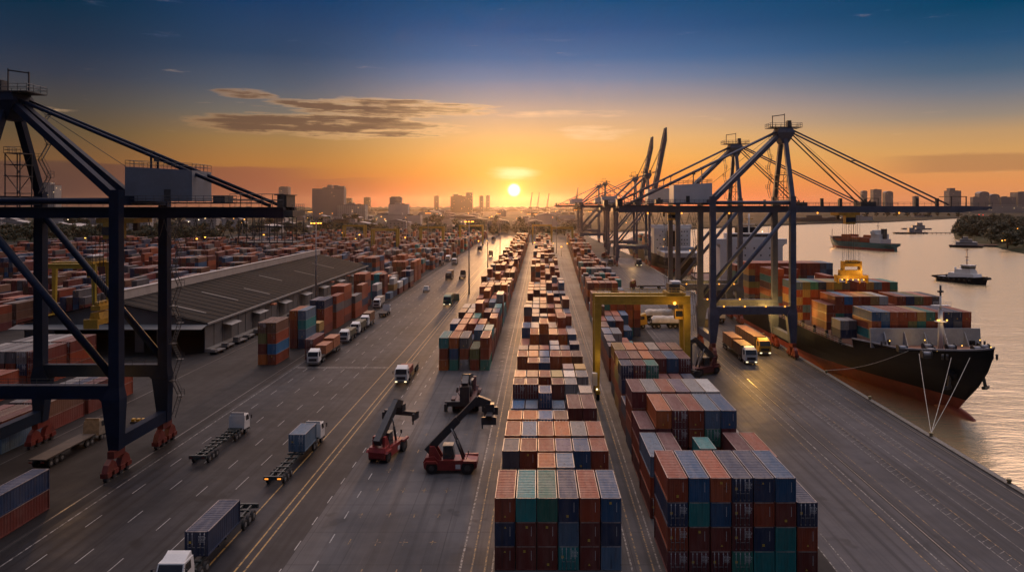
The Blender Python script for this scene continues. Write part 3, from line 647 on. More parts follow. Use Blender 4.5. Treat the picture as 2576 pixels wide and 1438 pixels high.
    if detail and boom == 'down':
        railing(m, [B(0, ym-3.3, .9), B(L_b, ym-3.3, .9)], 1.1, 2.0, .04, STEEL)
        for u in (8, 13.5, 36, 42): m.beam(B(u, ym-2.7, .9), B(u, ym-2.7, 3.2), .8, .8, STEEL)
        m.box(*sorted((s*(xb+46), s*(xb+51))), ym-3, ym+3, 46.3, 46.5, STEEL)
        for u in (46.3, 50.7): m.beam(B(u, ym-2.6, .9), B(u, ym-2.6, 3.6), .25, .25, STEEL)
    elif boom == 'up':
        for i in range(14):
            u = 2+i*4; m.beam(B(u, ym-3.2, .9), B(u, ym-3.2, 2.2), .12, .12, STEEL)
        m.tube(B(1, ym-3.2, 2.2), B(L_b-1, ym-3.2, 2.2), .1, 4, STEEL)
    part('boom', m)
    A = lambda dx=0, dy=0, dz=0: P(g+dx, ym+dy, za+dz)
    for y, o_ in ((.2, -1.2), (D-.2, 1.2)):
        m = MB(); m.beam(P(g, y, 46), P(g, ym+o_, za-2), 1.25, 1.25, paint); part('apex_leg', m)
    m = MB(); m.taper(A(0, 0, -5), (.9, 2.0), A(0, 0, -1.8), (2.6, 2.9), paint); m.taper(A(0, 0, -1.8), (2.6, 2.9), A(0, 0, -.2), (1.8, 2.4), paint)
    m.box(*sorted((s*(g-4.6), s*(g+4.8))), ym-2.6, ym+2.6, za-.35, za-.2, STEEL)
    if detail:
        railing(m, [A(-4.6, -2.6, -.2), A(4.8, -2.6, -.2), A(4.8, 2.6, -.2), A(-4.6, 2.6, -.2), A(-4.6, -2.6, -.2)], 1.2, 1.5, .05, STEEL)
        m.beam(A(-3.2, 0, -.2), A(-3.2, 0, 3.4), .22, .22, STEEL); m.beam(A(-3.2, 0, 3.2), A(.4, 0, 3.7), .22, .22, STEEL); m.beam(A(.4, 0, 0), A(.4, 0, 4), .18, .18, STEEL)
        m.taper(A(1.6, 0, -.2), (.6, .9), A(1.6, 0, 1.9), (.6, .8), STEEL)
    part('apex_head', m)
    for o_, y in ((-1.4, .5), (.6, D*.32)):
        m = MB(); m.beam(A(-1.2, o_, -2), P(.7, y, 45.6), 1.15, 1.15, paint); part('back_strut', m)
    def stay(name, a, b, r, n=6): m = MB(); m.tube(a, b, r, n, paint if r > .25 else CABLE); return part(name, m)
    for o_ in (-1.5, 1.5): stay('back_stay', A(-1.5, o_, -1.2), P(xe+2.4, ym+o_*1.75, 43.8), .33)
    if detail:
        m = MB()
        for i, o_ in ((.545, -1.5), (.47, 1.5)):
            p = A(-1.5, o_, -1.2).lerp(P(xe+2.4, ym+o_*1.75, 43.8), i+.02); m.beam(p, Vector((p.x, p.y, 49.5)), .28, .28, paint); m.box(p.x-.5, p.x+.5, p.y-.4, p.y+.4, p.z-.5, p.z+.2, STEEL)
        part('stay_prop', m)
    if boom == 'down':
        for u, rr in ((21.5, .2), (45.5, .26)):
            for o_ in (-1.6, 1.6):
                stay('fore_stay', A(1.3, o_, -1.6 if u < 30 else -.6), B(u, ym+o_*1.6, 1.3), rr)
        if detail:
            m = MB()
            for u, o_ in ((24, 0), (47.5, .5), (47, -.5), (20, .4)): m.tube(A(1.5, o_, -.4), B(u, ym+o_, 1.3), .05, 4, CABLE, cap=False)
            for f_ in (.42,):
                a = A(1.3, -1.6, -.6).lerp(B(45.5, ym-2.6, 1.3), f_); b = A(1.3, 1.6, -.6).lerp(B(45.5, ym+2.6, 1.3), f_); m.beam(a, b, .3, .3, STEEL)
            m.tube(A(-1, 0, -.6), P(1.2, ym-3, 50.5), .05, 4, CABLE, cap=False)
            part('hoist_rope', m)
            m = MB(); m.box(*sorted((s*(xb+20), s*(xb+24.5))), ym-2.4, ym+2.4, 43.6, 44.9, STEEL); m.beam(B(22, ym-2, .9), B(21, ym-1.7, 3), .5, .5, STEEL); m.beam(B(23.4, ym+2, .9), B(24.4, ym+1.7, 2.8), .4, .4, STEEL); part('stay_anchor', m)
    else:
        for o_ in (-1.6, 1.6):
            stay('fore_stay', A(1.3, o_, -1.2), B(26, ym+o_*1.6, 1.0), .16); stay('fore_stay', A(1.3, o_, -.6), B(44, ym+o_*1.6, 1.0), .16)
    # machinery house and cabins
    x0, x1 = -10.4, .9
    hs = MB(); hs.hexa([P(x0, ym-3.7, 44.6), P(x1, ym-3.7, 44.6), P(x1, ym+3.7, 44.6), P(x0, ym+3.7, 44.6), P(x0, ym-3.7, 49.8), P(x1, ym-3.7, 50.4), P(x1, ym+3.7, 50.4), P(x0, ym+3.7, 49.8)], housem or HOUSEW)
    house = part('machinery_house', hs)
    if detail:
        m = MB(); railing(m, [P(x0, ym-3.6, 49.85), P(x1, ym-3.6, 50.4), P(x1, ym+3.6, 50.4), P(x0, ym+3.6, 49.85), P(x0, ym-3.6, 49.85)], 1.1, 1.4, .04, STEEL); m.build('roof_railing', None, house)
        m = MB(); m.box(*sorted((s*(x0+3.6), s*(x0+4.7))), ym-3.78, ym-3.68, 44.7, 46.6, STEEL); m.build('door', None, house)
        m = MB(); m.box(*sorted((s*(x0-8), s*x1)), ym-4.9, ym+4.9, 44.2, 44.4, STEEL)
        railing(m, [P(x0-8, ym-4.9, 44.4), P(x1, ym-4.9, 44.4)], 1.1, 1.3, .04, STEEL); railing(m, [P(x0-8, ym+4.9, 44.4), P(x1, ym+4.9, 44.4)], 1.1, 1.6, .04, STEEL)
        m.box(*sorted((s*(x0-3), s*(x0-5))), ym-2.5, ym+1, 44.4, 45.6, STEEL); part('house_deck', m)
        m = MB(); m.box(*sorted((s*(xe-.2), s*(xe+1.4))), ym-2.2, ym+2.2, 43.6, 45.6, STEEL); m.box(*sorted((s*(xe-1.6), s*(xe+.6))), ym-3.2, ym+3.2, 42.0, 43.0, STEEL); m.box(*sorted((s*(xe-.5), s*(xe+1.8))), ym-2.5, ym+2.5, 45.6, 45.75, STEEL); railing(m, [P(xe-1.5, ym-3.2, 43), P(xe-1.5, ym+3.2, 43)], 1.1, 1, .04, STEEL); railing(m, [P(xe, ym-3.3, 43.6), P(xe+9, ym-3.3, 43.6)], 2.2, 1.6, .06, STEEL)
        part('end_cabin', m)
    if boom == 'up' and not far:
        pass
    # lattice stair tower above the waterside leg, ladders
    if detail:
        m = MB(); zigzag(m, s*(g-2.4), D-2.5, 46, za-3.2, s, 3.0, 2.4, STEEL); part('apex_stairs', m)
        m = MB()
        for x in (g-1.3, g+1.3):
            for y in (ym+.5, ym+3.5): m.beam(P(x, y, 43.6), P(x, y, 53), .14, .14, STEEL)
        for z in (46, 49, 51, 53): 
            m.box(*sorted((s*(g-1.5), s*(g+1.5))), ym+.4, ym+3.6, z-.06, z+.06, STEEL)
        for z in (46, 49.5): m.beam(P(g-1.3, ym+.5, z), P(g+1.3, ym+.5, z+3.4), .1, .1, STEEL); m.beam(P(g+1.3, ym+3.5, z), P(g-1.3, ym+3.5, z+3.4), .1, .1, STEEL)
        railing(m, [P(g-1.5, ym+.4, 53), P(g+1.5, ym+.4, 53), P(g+1.5, ym+3.6, 53)], 1.1, .8, .04, STEEL)
        part('lift_frame', m)
        m = MB(); zigzag(m, s*-1.7, D+1.0, 5, 42, s, 3.4, 2.6, STEEL); part('stair_tower', m)
    tx = trolley if trolley is not None else (-1.5 if boom == 'down' else 4)
    m = MB(); m.box(*sorted((s*(tx-3.2), s*(tx+3.2))), ym-3, ym+3, 40.9, 41.7, GOLD)
    m.box(*sorted((s*(tx-1.5), s*(tx+1.2))), ym-4.4, ym-2.2, 38.3, 40.9, GOLD); m.box(*sorted((s*(tx-1.6), s*(tx+1.3))), ym-4.5, ym-4.39, 38.9, 40.3, GLASS)
    for x in (-2.6, 2.2): m.beam(P(tx+x, ym-1, 40.9), P(tx+x, ym-1, 39.6), .8, .8, STEEL)
    part('trolley', m)
    if detail:
        m = MB(); n = 7
        a0, a1 = (xe+3, tx-5) if boom == 'down' and tx < 3 else (xe+4, -3)
        for i in range(n):
            xa = a0+(a1-a0)*i/n; xb_ = a0+(a1-a0)*(i+1)/n; pts = []
            for j in range(9): f_ = j/8; pts.append(P(xa+(xb_-xa)*f_, ym-3.6, 41.6-3.6*(1-(2*f_-1)**2)))
            for p, q_ in zip(pts[:-1], pts[1:]): m.tube(p, q_, .07, 4, CABLE, cap=False)
        part('festoon_cable', m)
    if lattice:
        m = MB()
        for i in range(8):
            for y in (ym-3, ym+3):
                x = xe-1.5+i*1.3; m.beam(P(x, y, 41.7), P(x, y, 37.6), .12, .12, STEEL)
        for z in (37.6, 38.8, 40.2):
            for y in (ym-3, ym+3): m.beam(P(xe-1.5, y, z), P(xe+7.6, y, z), .12, .12, STEEL)
        m.box(*sorted((s*(xe-1.5), s*(xe+7.6))), ym-3, ym+3, 37.5, 37.6, STEEL)
        part('hanging_platform', m)
    if light:
        m = MB()
        for x, y, z in ((3, -1.0, 14.9), (9, -1.0, 14.9), (15, -1, 14.9), (20.5, -1, 14.9), (-8, ym-3.4, 41.5), (-18, ym-3.4, 41.5), (6, ym-3.4, 41.5), (g+9, ym-3.4, 41.6), (g+33, ym-3.4, 41.6), (2, D-1, 14.9), (12, D-1, 14.9)):
            m.ball(P(x, y, z), .26, LAMP, 6)
        part('work_light', m)
    return root
sts('large blue gantry crane with boom lowered over the nearest moored ship', 50.7, 73.7, .1145, .1232, 1, CB, 'down', 2, trolley=41.5, light=True)
sts('blue gantry crane with lowered boom, standing directly behind the nearest quay crane', 52.1, 75.1, .1467, .1548, 1, CB, 'down', 2, light=True)
sts('blue gantry crane with raised boom, right one of the upright pair', 57.4, 80.6, .284, .293, 1, CB, 'up', 1, tilt=79)
sts('blue gantry crane with raised boom, left one of the upright pair', 58.2, 81.0, .322, .331, 1, CB, 'up', 1, tilt=78)
sts('hazy gantry crane with lowered boom, taller of the far pair', 46.0, 70.5, .405, .414, 1, CB, 'down', 1)
sts('hazy gantry crane with lowered boom, shorter of the far pair', 49.0, 73.0, .462, .471, 1, CB, 'down', 1)
sts('huge dark gantry crane silhouetted at the left edge beside the road', -68.4, -91.2, .0647, .0731, -1, CBD, 'down', 2, lattice=True, trolley=3, housem=M('house_white_shaded', (.15, .17, .21), .6, var=.12, scale=.2, dirt=(.08, .08, .09, .4)), za=63.6, xe=-25.6)  # white house painted grey to put the left side's dimness into it
# lamps under the near quay crane light the trucks; one under the left crane
for k_, x_, e_ in ((.1165, 63, 6500), (.126, 67, 5200), (.121, 71, 3000), (.128, 56, 2000)): lamp('crane_work_lamp', (x_, k_*F, 11.8), e_, (1, .50, .10), .35)
lamp('crane_work_lamp', (-80, .068*F, 11.5), 1300, (1, .5, .14), .35)
lamp('crane_work_lamp', (64, .152*F, 11.5), 3000, (1, .5, .12), .35); lamp('crane_work_lamp', (70, .29*F, 11.5), 5000, (1, .55, .18), .35)
# far harbour cranes with upright booms near the sun, jib crane on the ship behind
FARC = M('far_crane_steel', (.05, .045, .05), .6)
for i, (px, pt, k_) in enumerate(((1334, 484, 1.9), (1352, 484, 2.0), (1376, 486, 1.8), (1447, 472, 1.3))):
    b = gp(px, HY+H/k_); root = thing('harbour_crane', f'{nth(i+1)} tiny far harbour crane with upright jib right of the sun, counted from left', 'crane', b, 0, 'far harbour cranes')
    top = H-(pt-HY)*k_; m = MB()
    for x in (-7, 7):
        for y in (-7, 7): m.beam((x, y, 0), (x*.8, y*.8, 30), 2, 2)
    m.box(-8, 8, -8, 8, 28, 34); m.build('portal', FARC, root)
    m = MB(); m.beam((2, 0, 34), (9, 0, top), 3.0, 3.0); m.beam((-3, 0, 34), (4, 0, 34+(top-34)*.6), 2, 2); m.beam((4, 0, 34+(top-34)*.6), (9, 0, top), 1.2, 1.2); m.build('jib', FARC, root)
# spreader hanging from the near quay crane over the ship
sp_ = thing('container_spreader', 'glowing yellow container spreader hanging on ropes above the ship', 'spreader', (94.0, .1188*F, 21.0))
m = MB(); m.box(-4.4, 4.4, -1.2, 1.2, 1.0, 2.0); m.box(-4.6, -4.1, -1.3, 1.3, 0, 2.1); m.box(4.1, 4.6, -1.3, 1.3, 0, 2.1)
for x in (-4.3, -2, 2, 4.3): m.box(x-.2, x+.2, -1.4, -1.15, -.3, 1.2)
m.prism([(-1.0, 2.0), (1.0, 2.0), (.8, 3.6), (-.8, 3.6)], -3.6, 3.0, axis='x'); m.build('spreader_frame', GOLD, sp_)
m = MB(); m.box(-2.6, 2.6, -.9, .9, 4.6, 5.5); m.box(-2.8, -2.3, -1, 1, 3.4, 6.2); m.box(2.3, 2.8, -1, 1, 3.4, 6.2)
for x in (-1.4, -.5, .5, 1.4): m.tube((x, -.5, 5.9), (x, .5, 5.9), .6, 10)
m.build('head_block', GOLD, sp_)
m = MB()
for x in (-2.4, -1.1, -.4, .4, 1.1, 2.4):
    for y in (-.5, .5): m.tube((x, y, 5.8), (x*.9, y*2, 20), .045, 4, cap=False)
m.build('hoist_rope', CABLE, sp_)
m = MB()
for x in (-3.2, -1.6, 0, 1.6, 3.2): m.ball((x, -1.3, .75), .17, FLOOD, 6)
m.build('work_light', None, sp_)
lamp('spreader_lamp', (93, .1188*F-4.2, 22.0), 520, (1, .55, .10), .3); lamp('spreader_lamp', (97, .1188*F-3, 24.5), 300, (1, .55, .10), .3)
# ---------------------------------------------------------------- yellow yard crane over the quay-side block
RY = M('gantry_yellow', (.42, .28, .025), .45, var=.22, scale=.35, dirt=(.16, .09, .02, .6))
def rtg(label, x0, x1, k0, dy, top=23.3, beamh=1.9, group='yellow yard gantry cranes', full=True):
    root = thing('yard_crane', label, 'crane', (x0, k0*F, 0), 0, group); W = x1-x0
    for y in (0, dy):
        for x in (0, W):
            d = 1 if x == 0 else -1
            m = MB(); m.taper((x+d*.55, y, 1.9), (.5, .55), (x+d*.75, y, top-beamh), (.8, .65)); m.build('leg', RY, root)
        m = MB(); m.box(0, W, y-.55, y+.55, top-beamh, top)
        if full: m.box(0, W, y-.75, y+.75, top-.25, top+.02); m.box(0, W, y-.7, y+.7, top-beamh-.02, top-beamh+.2); railing(m, [(0, y-.7, top), (W, y-.7, top)], 1.1, 1.7, .04)
        m.build('top_beam', RY, root)
    for x in (.6, W-.6):
        m = MB(); m.box(x-.5, x+.5, -2.4, dy+2.4, 1.5, 2.3); m.build('sill_beam', RY, root)
        for y in (-1.3, dy+1.3):
            m = MB(); m.tube((x-.35, y, .8), (x+.35, y, .8), .8, 14, TYRE); m.tube((x-.38, y, .8), (x+.38, y, .8), .35, 8, GOLD); m.build('wheel', None, root)
    if full:
        m = MB(); m.box(W-5.2, W-1.2, -.3, dy+.3, top+.1, top+.7, GOLD); m.box(W-4.6, W-2.2, .6, dy-.6, top+.7, top+2.6, STEEL); m.box(W-4.0, W-1.8, 1, dy-1, top+2.6, top+3.1, HOUSEW); railing(m, [(W-5.2, -.3, top+.7), (W-1.2, -.3, top+.7), (W-1.2, dy+.3, top+.7)], 1.1, 1, .04, GOLD); m.build('trolley', None, root)
        m = MB(); m.box(W-3.4, W-1.6, -.2, 1.6, top-beamh-3.4, top-beamh-1.2, GOLD); m.box(W-3.3, W-1.7, -.25, -.19, top-beamh-2.8, top-beamh-1.5, GLASS); m.build('cab', None, root)
        m = MB(); m.box(-.6, .5, -1.6, -.4, 3.2, 6.0, HOUSEW); m.box(-.4, .5, 1, 3, 3, 4.6, STEEL); m.build('power_box', None, root)
        m = MB(); m.ball((W-3.6, -.75, top-1.6), .34, FLOOD, 8); m.ball((.4, -1.7, 2.5), .2, LAMPW, 6); m.build('work_light', None, root)
    return root
rtg('yellow rubber-tyred gantry crane straddling the containers beside the quay', 13.2, 34.9, .0905, 5.2)
lamp('yard_crane_lamp', (31.3, .0905*F-3.4, 19.5), 420, (1, .55, .12), .3); lamp('yard_crane_lamp', (14.5, .0905*F-4, 9), 160, (1, .6, .12), .3)
# yellow yard cranes further off, standing over the left fields
for i, (x0, wd, k_) in enumerate(((-186, 22, .148), (-150, 24, .36), (-118, 24, .40), (-210, 24, .43), (-84, 26, .43), (-5, 22, .44), (14, 22, .39))):
    rtg(f'{nth(i+1)} distant yellow yard crane standing in the container fields, counted from left', x0, x0+wd, k_, 9, 22, 1.7, full=(i == 0))
# ---------------------------------------------------------------- ships
HULLB = M('hull_black', (.007, .010, .017), .5, var=.3, scale=.1, dirt=(.016, .014, .013, .35), spec=.1); HULLR = M('hull_antifouling', (.28, .05, .032), .6, var=.3, scale=.15, dirt=(.09, .04, .03, .6))
DECK = M('ship_deck', (.16, .075, .05), .7, var=.35, scale=.3, dirt=(.05, .04, .03, .6)); SHIPW = M('ship_white', (.66, .65, .64), .5, var=.07, scale=.1, dirt=(.35, .28, .22, .35)); SHIPG = M('ship_grey', (.30, .31, .34), .55, var=.15, scale=.2, dirt=(.2, .12, .08, .4))
HULLT = M('hull_teal', (.02, .105, .115), .5, var=.25, scale=.1); ROPE = M('mooring_rope', (.5, .47, .42), .8); WINDOWM = M('window_dark', (.02, .022, .026), .2, spec=.8); LITWIN = glow('lit_window', (1, .72, .36), 3.0)
def hull(m, Lt, B, ztip, zfc, zmain, fclen, rake, mats, zw=ZW, ns=34, stern=.75, red=.3, flare=30, wlen=75):
    """u runs aft from the bow tip; returns the deck outline"""
    def zt(u): 
        if u < fclen: f_ = u/fclen; return ztip+(zfc-ztip)*min(1, f_*1.6)**.7
        return zmain if u > fclen+1.5 else zfc+(zmain-zfc)*(u-fclen)/1.5
    us = [0, .4, 1, 2, 3.5, 5.5, 8, 11, 15, 20, fclen-.01, fclen+1.5]+[fclen+1.5+(Lt-fclen-1.5)*(i/(ns-12))**1.15 for i in range(1, ns-11)]
    rows, dk = [], []
    for u in us:
        r = []; top = zt(u)
        zs = [zw-1.2, red, red+(top-red)*.33, red+(top-red)*.62, red+(top-red)*.85, top]
        for z in zs:
            v = max(0, min(1, (z-zw)/(ztip-zw))); u0 = rake*(1-v)**1.7; ln = wlen+(flare-wlen)*v**.8
            x = max(0, u-u0)/ln; hb = B/2*(min(1, x)**(.62-.2*v) if x > 0 else 0)
            if x < 1: hb = B/2*math.sin(min(1, x)*math.pi/2)**(1.15-.08*v)
            aft = (Lt-u)/max(1, Lt*.12)
            if aft < 1: hb *= (stern+(1-stern)*aft**.5) if v > .35 else (.25+.75*aft**.6)
            r.append((hb, max(u, u0), z))
        rows.append(r); dk.append((r[-1][0], r[-1][1], top))
    for s in (-1, 1):
        for j in range(len(rows[0])-1):
            m.grid([[(s*r[j][0], r[j][1], r[j][2]), (s*r[j+1][0], r[j+1][1], r[j+1][2])] for r in rows], mats[0 if j == 0 else 1])
    r = rows[-1]; m.face([(-q[0], q[1], q[2]) for q in r]+[(q[0], q[1], q[2]) for q in reversed(r)], mats[1])
    return dk
def decked(m, dk, mat, drop=1.0):
    m.grid([[(-q[0]*.985, q[1]+.2, q[2]-drop), (q[0]*.985, q[1]+.2, q[2]-drop)] for q in dk], mat, smooth=False)
# --- the black container ship at the quay
XS, YT = 96.2, .0835*F
ship = thing('container_ship', 'large black container ship with red waterline moored beside the quay', 'ship', (XS, YT, 0))
m = MB(); dk = hull(m, 245, 33, 13.9, 9.7, 7.3, 34, 15.5, (HULLR, HULLB), flare=34, red=.2); m.build('hull', None, ship)
m = MB(); decked(m, dk, DECK, .55); m.build('deck', None, ship)
m = MB(); n_ = 14; rows = []
for i in range(n_+1):
    f_ = i/n_; r_ = 2.1*math.sqrt(max(0, 1-(1-f_)**2)) if f_ < .7 else 2.05
    rows.append([(r_*math.cos(a)*.9, 6.5+f_*14, -3.75+r_*math.sin(a)*.85) for a in [2*math.pi*j/12 for j in range(13)]])
m.grid(rows, HULLR); m.build('bulbous_bow', None, ship)
m = MB()
for s in (-1, 1):
    for a, b in zip(dk[:-1], dk[1:]):
        if a[1] < 36: m.face([(s*a[0], a[1], a[2]-.1), (s*b[0], b[1], b[2]-.1), (s*b[0], b[1], b[2]+.22), (s*a[0], a[1], a[2]+.22)], SHIPG); m.tube((s*a[0], a[1], a[2]+.2), (s*b[0], b[1], b[2]+.2), .12, 5, SHIPG)
m.build('bow_rail', None, ship)
yb = .0985*F-YT
m = MB(); m.hexa([(-13.3, yb, 8.6), (14, yb, 8.6), (14, yb+.5, 8.6), (-13.3, yb+.5, 8.6), (-13.3, yb+.5, 13.3), (14, yb+.5, 13.3), (14, yb+1, 13.3), (-13.3, yb+1, 13.3)], SHIPG)
for x in (-10, -5, 0, 5, 10): m.hexa([(x-.1, yb-2, 8.8), (x+.1, yb-2, 8.8), (x+.1, yb, 8.8), (x-.1, yb, 8.8), (x-.1, yb-.1, 12), (x+.1, yb-.1, 12), (x+.1, yb+.3, 12.5), (x-.1, yb+.3, 12.5)], SHIPG)
bw = m.build('breakwater', None, ship)
m = MB(); m.box(-9.6, -8.6, yb-.12, yb-.02, 8.9, 10.6, WINDOWM); m.box(11, 12.4, yb-.1, yb-.02, 8.9, 10.4, WINDOWM); m.build('door', None, bw)
mast = MB(); yf = .0945*F-YT; mast.tube((-.2, yf, 8.8), (-.2, yf, 19.2), .62, 12, SHIPW, r2=.5); mast.tube((-.2, yf, 19.2), (-.2, yf, 22.6), .22, 8, SHIPW); mast.tube((-.2, yf, 22.4), (-.2, yf, 24.9), .25, 6, STEEL); mast.box(-.8, .4, yf-.3, yf+.3, 23.2, 23.6, STEEL); mast.box(-2.2, 1.9, yf-.7, yf+.7, 20.0, 20.15, SHIPW); mast.box(-1.3, .9, yf-.9, yf+.9, 16.2, 16.35, SHIPW)
mast.tube((2.0, yf+1, 8.8), (.1, yf, 16.2), .16, 6, SHIPW); mast.tube((2.6, yf+1.4, 8.8), (.2, yf, 16.0), .12, 6, SHIPW)
for i in range(6): mast.tube((.6+.24*i, yf+.2, 15-i), (2.3-.28*(5-i)+.2, yf+1.1, 15-i), .05, 4, SHIPW)
railing(mast, [(-2.2, yf-.7, 20.15), (1.9, yf-.7, 20.15)], .9, .8, .03, SHIPW)
fm = mast.build('foremast', None, ship)
m = MB()
for x in (-.9, .9, -1.3): m.ball((x, yf-.8, 16.7), .22, LAMPY, 6)
m.build('mast_light', None, fm)
lamp('mast_lamp', (XS-.2, YT+yf-1.8, 16.8), 60, (1, .62, .2), .25); lamp('deck_lamp', (XS-4, YT+yf+3, 12.3), 170, (1, .6, .2), .25); lamp('deck_lamp', (XS+8, YT+yf+2, 12), 110, (1, .6, .2), .25)
m = MB()
for x, y in ((-8, 12), (-5, 16), (-10, 19), (4, 13), (7, 18), (10, 20), (2, 20), (-3, 21)):
    zd = 9.4; m.box(x-1, x+1, y-.6, y+.6, zd, zd+.5, STEEL); m.tube((x-.9, y, zd+.9), (x+.9, y, zd+.9), .55, 10, SHIPG); m.tube((x+.9, y, zd+.9), (x+1.1, y, zd+.9), .8, 10, STEEL); m.tube((x-1.1, y, zd+.9), (x-.9, y, zd+.9), .8, 10, STEEL)
for x, y in ((-6, 8), (0, 6), (5, 8), (-12, 24), (12, 24)):
    for d in (-.5, .5): m.tube((x+d, y, 9.8), (x+d, y, 11), .25, 8, STEEL)
m.build('mooring_winch', None, ship)
m = MB()
for x, y in ((-6, 11), (-11, 23), (3, 17), (8.5, 15), (11.4, 24), (-2, 24)): m.ball((x, y, 11.2), .16, LAMPY, 6)
m.build('deck_light', None, ship)
for s in (-1, 1):
    m = MB(); m.tube((s*1.2, 11.5, 7.0), (s*3.9, 10.2, 5.6), 1.2, 10, HULLB); m.beam((s*3.7, 10.2, 6.0), (s*4.2, 9.8, 2.8), .5, .5, STEEL); m.beam((s*4.2-1, 9.2, 3.2), (s*4.2+.9, 10.6, 3.2), .7, .6, STEEL); m.build('anchor', None, ship)
m = MB()
for u in range(40, 165, 9):
    m.box(-16.3, -15.5, u, u+.5, 7.3, 9.3, STEEL)
railing(m, [(-16.3, 38, 7.3), (-16.3, 168, 7.3)], 1.2, 2.4, .05, SHIPG); m.build('side_rail', None, ship)
ys = .178*F-YT
m = MB(); m.box(-14, 14, ys, ys+13, 7, 26.4, SHIPW); m.box(-16, 16, ys+.3, ys+4.6, 26.4, 28.7, SHIPW)
for s in (-1, 1): m.beam((s*15.4, ys+2, 26.4), (s*12.4, ys+2, 23.6), .5, .5, SHIPW)
sup = m.build('bridge_tower', None, ship)
m = MB()
for z in (11.5, 14.6, 17.8, 21.0, 24.2):
    for x in (-10.5, -6.5, -2.8, 1.2, 4.2, 8.2, 11.2): m.box(x-.3, x+.3, ys-.03, ys+.2, z, z+.75, WINDOWM)
m.build('window', None, sup)
m = MB(); m.box(-11, 11, ys+1, ys+6, 28.7, 31.2, SHIPW); m.box(-10.6, 10.6, ys+.95, ys+1.05, 29.6, 30.7, WINDOWM); m.build('wheelhouse', None, sup)
m = MB(); m.box(-1.6, 6.4, ys+15, ys+22, 20, 33.5, HULLB); m.build('funnel', None, ship)
m = MB(); m.tube((0, ys+4, 31.2), (0, ys+4, 40), .35, 6, SHIPW); m.box(-2.6, 2.6, ys+3.8, ys+4.2, 35, 35.3, SHIPW); m.box(-1.8, 1.8, ys+3.8, ys+4.2, 37.4, 37.7, GOLD)
for x in (-10, -8, 8.5, 10): m.tube((x, ys+3, 31.2), (x, ys+3, 34), .08, 4, SHIPW)
m.build('radar_mast', None, sup)
m = MB(); [m.ball((x, ys+2, 31.9), .3, LAMPW, 6) for x in (-8.5, 5.5)]; m.build('bridge_light', None, sup)
# mooring ropes
for p, b, l in ((kp(2285, 882, .0925), (XQ(.1035)-.4, .1035*F, .9), 'long mooring rope running back from the bow to the far bollard'), (kp(2312, 889, .0895), (XQ(.0752)-.4, .0752*F, .9), 'leftmost of three mooring ropes dropping from the bow to one bollard'), (kp(2393, 899, .0870), (XQ(.0752)-.4, .0752*F, .9), 'middle one of three mooring ropes dropping from the bow to one bollard'), (kp(2440, 899, .0850), (XQ(.0752)-.4, .0752*F, .9), 'rightmost of three mooring ropes dropping from the bow to one bollard')):
    m = MB(); p, b = Vector(p), Vector(b); pts = [p.lerp(b, i/8)-Vector((0, 0, 1.1*math.sin(math.pi*i/8)))*(1 if 'long' in l else .4) for i in range(9)]
    for a, c in zip(pts[:-1], pts[1:]): m.tube(a, c, .055, 5, cap=False)
    tag(m.build('mooring_rope', ROPE), l, 'rope', 'mooring ropes of the black ship')
# --- second ship further along the quay, its stern to the camera
s2 = thing('container_ship', 'second dark ship moored further along the quay behind the gantry cranes', 'ship', (99.5, .40*F, 0), math.pi)
m = MB(); dk2 = hull(m, 235, 29, 13, 10, 8.5, 30, 14, (HULLR, HULLB), red=-.5); m.build('hull', None, s2)
m = MB(); decked(m, dk2, DECK, .2); m.build('deck', None, s2)
yb2 = (.40-.295)*F
m = MB(); m.box(-13.5, 13.5, yb2-6, yb2+6, 8.4, 27, SHIPW); m.box(-15, 15, yb2-2, yb2+3, 27, 29.3, SHIPW); b2 = m.build('bridge_tower', None, s2)
m = MB()
for z in (12, 15, 18, 21, 24):
    for i in range(12):
        if rnd.random() < .75: m.box(-11+i*2-.4, -11+i*2+.4, yb2+5.9, yb2+6.05, z, z+.8, WINDOWM)
m.build('window', None, b2)
m = MB(); m.box(-4, 4, yb2+7, yb2+13, 8.4, 25, HULLB); m.build('funnel', None, s2)
m = MB(); m.box(-13, 13, yb2+16, yb2+50, 8.4, 11.5, SHIPG); m.box(-12, 12, yb2+20, yb2+24, 11.5, 14, SHIPG); m.build('stern_house', None, s2)
for j in range(6):
    for i in range(10):
        for tt in range(rnd.choice((2, 3, 4))): put(99.5-12.3+2.46*(i+.5), .315*F+j*13.5+6.5, 8.5+tt*2.5, 12.8, 2.38, 2.48, AB[rnd.choice('rkobdnDtsy')], 'second moored ship', j+1, i+1, tt, 10, 4)
m = MB()
for x, y, z in ((-8, 30, 12), (3, 34, 12), (9, 20, 14), (-3, 10, 20), (7, 12, 19)): m.ball((x, yb2+y, z), .4, LAMPY, 6)
m.build('deck_light', None, s2)
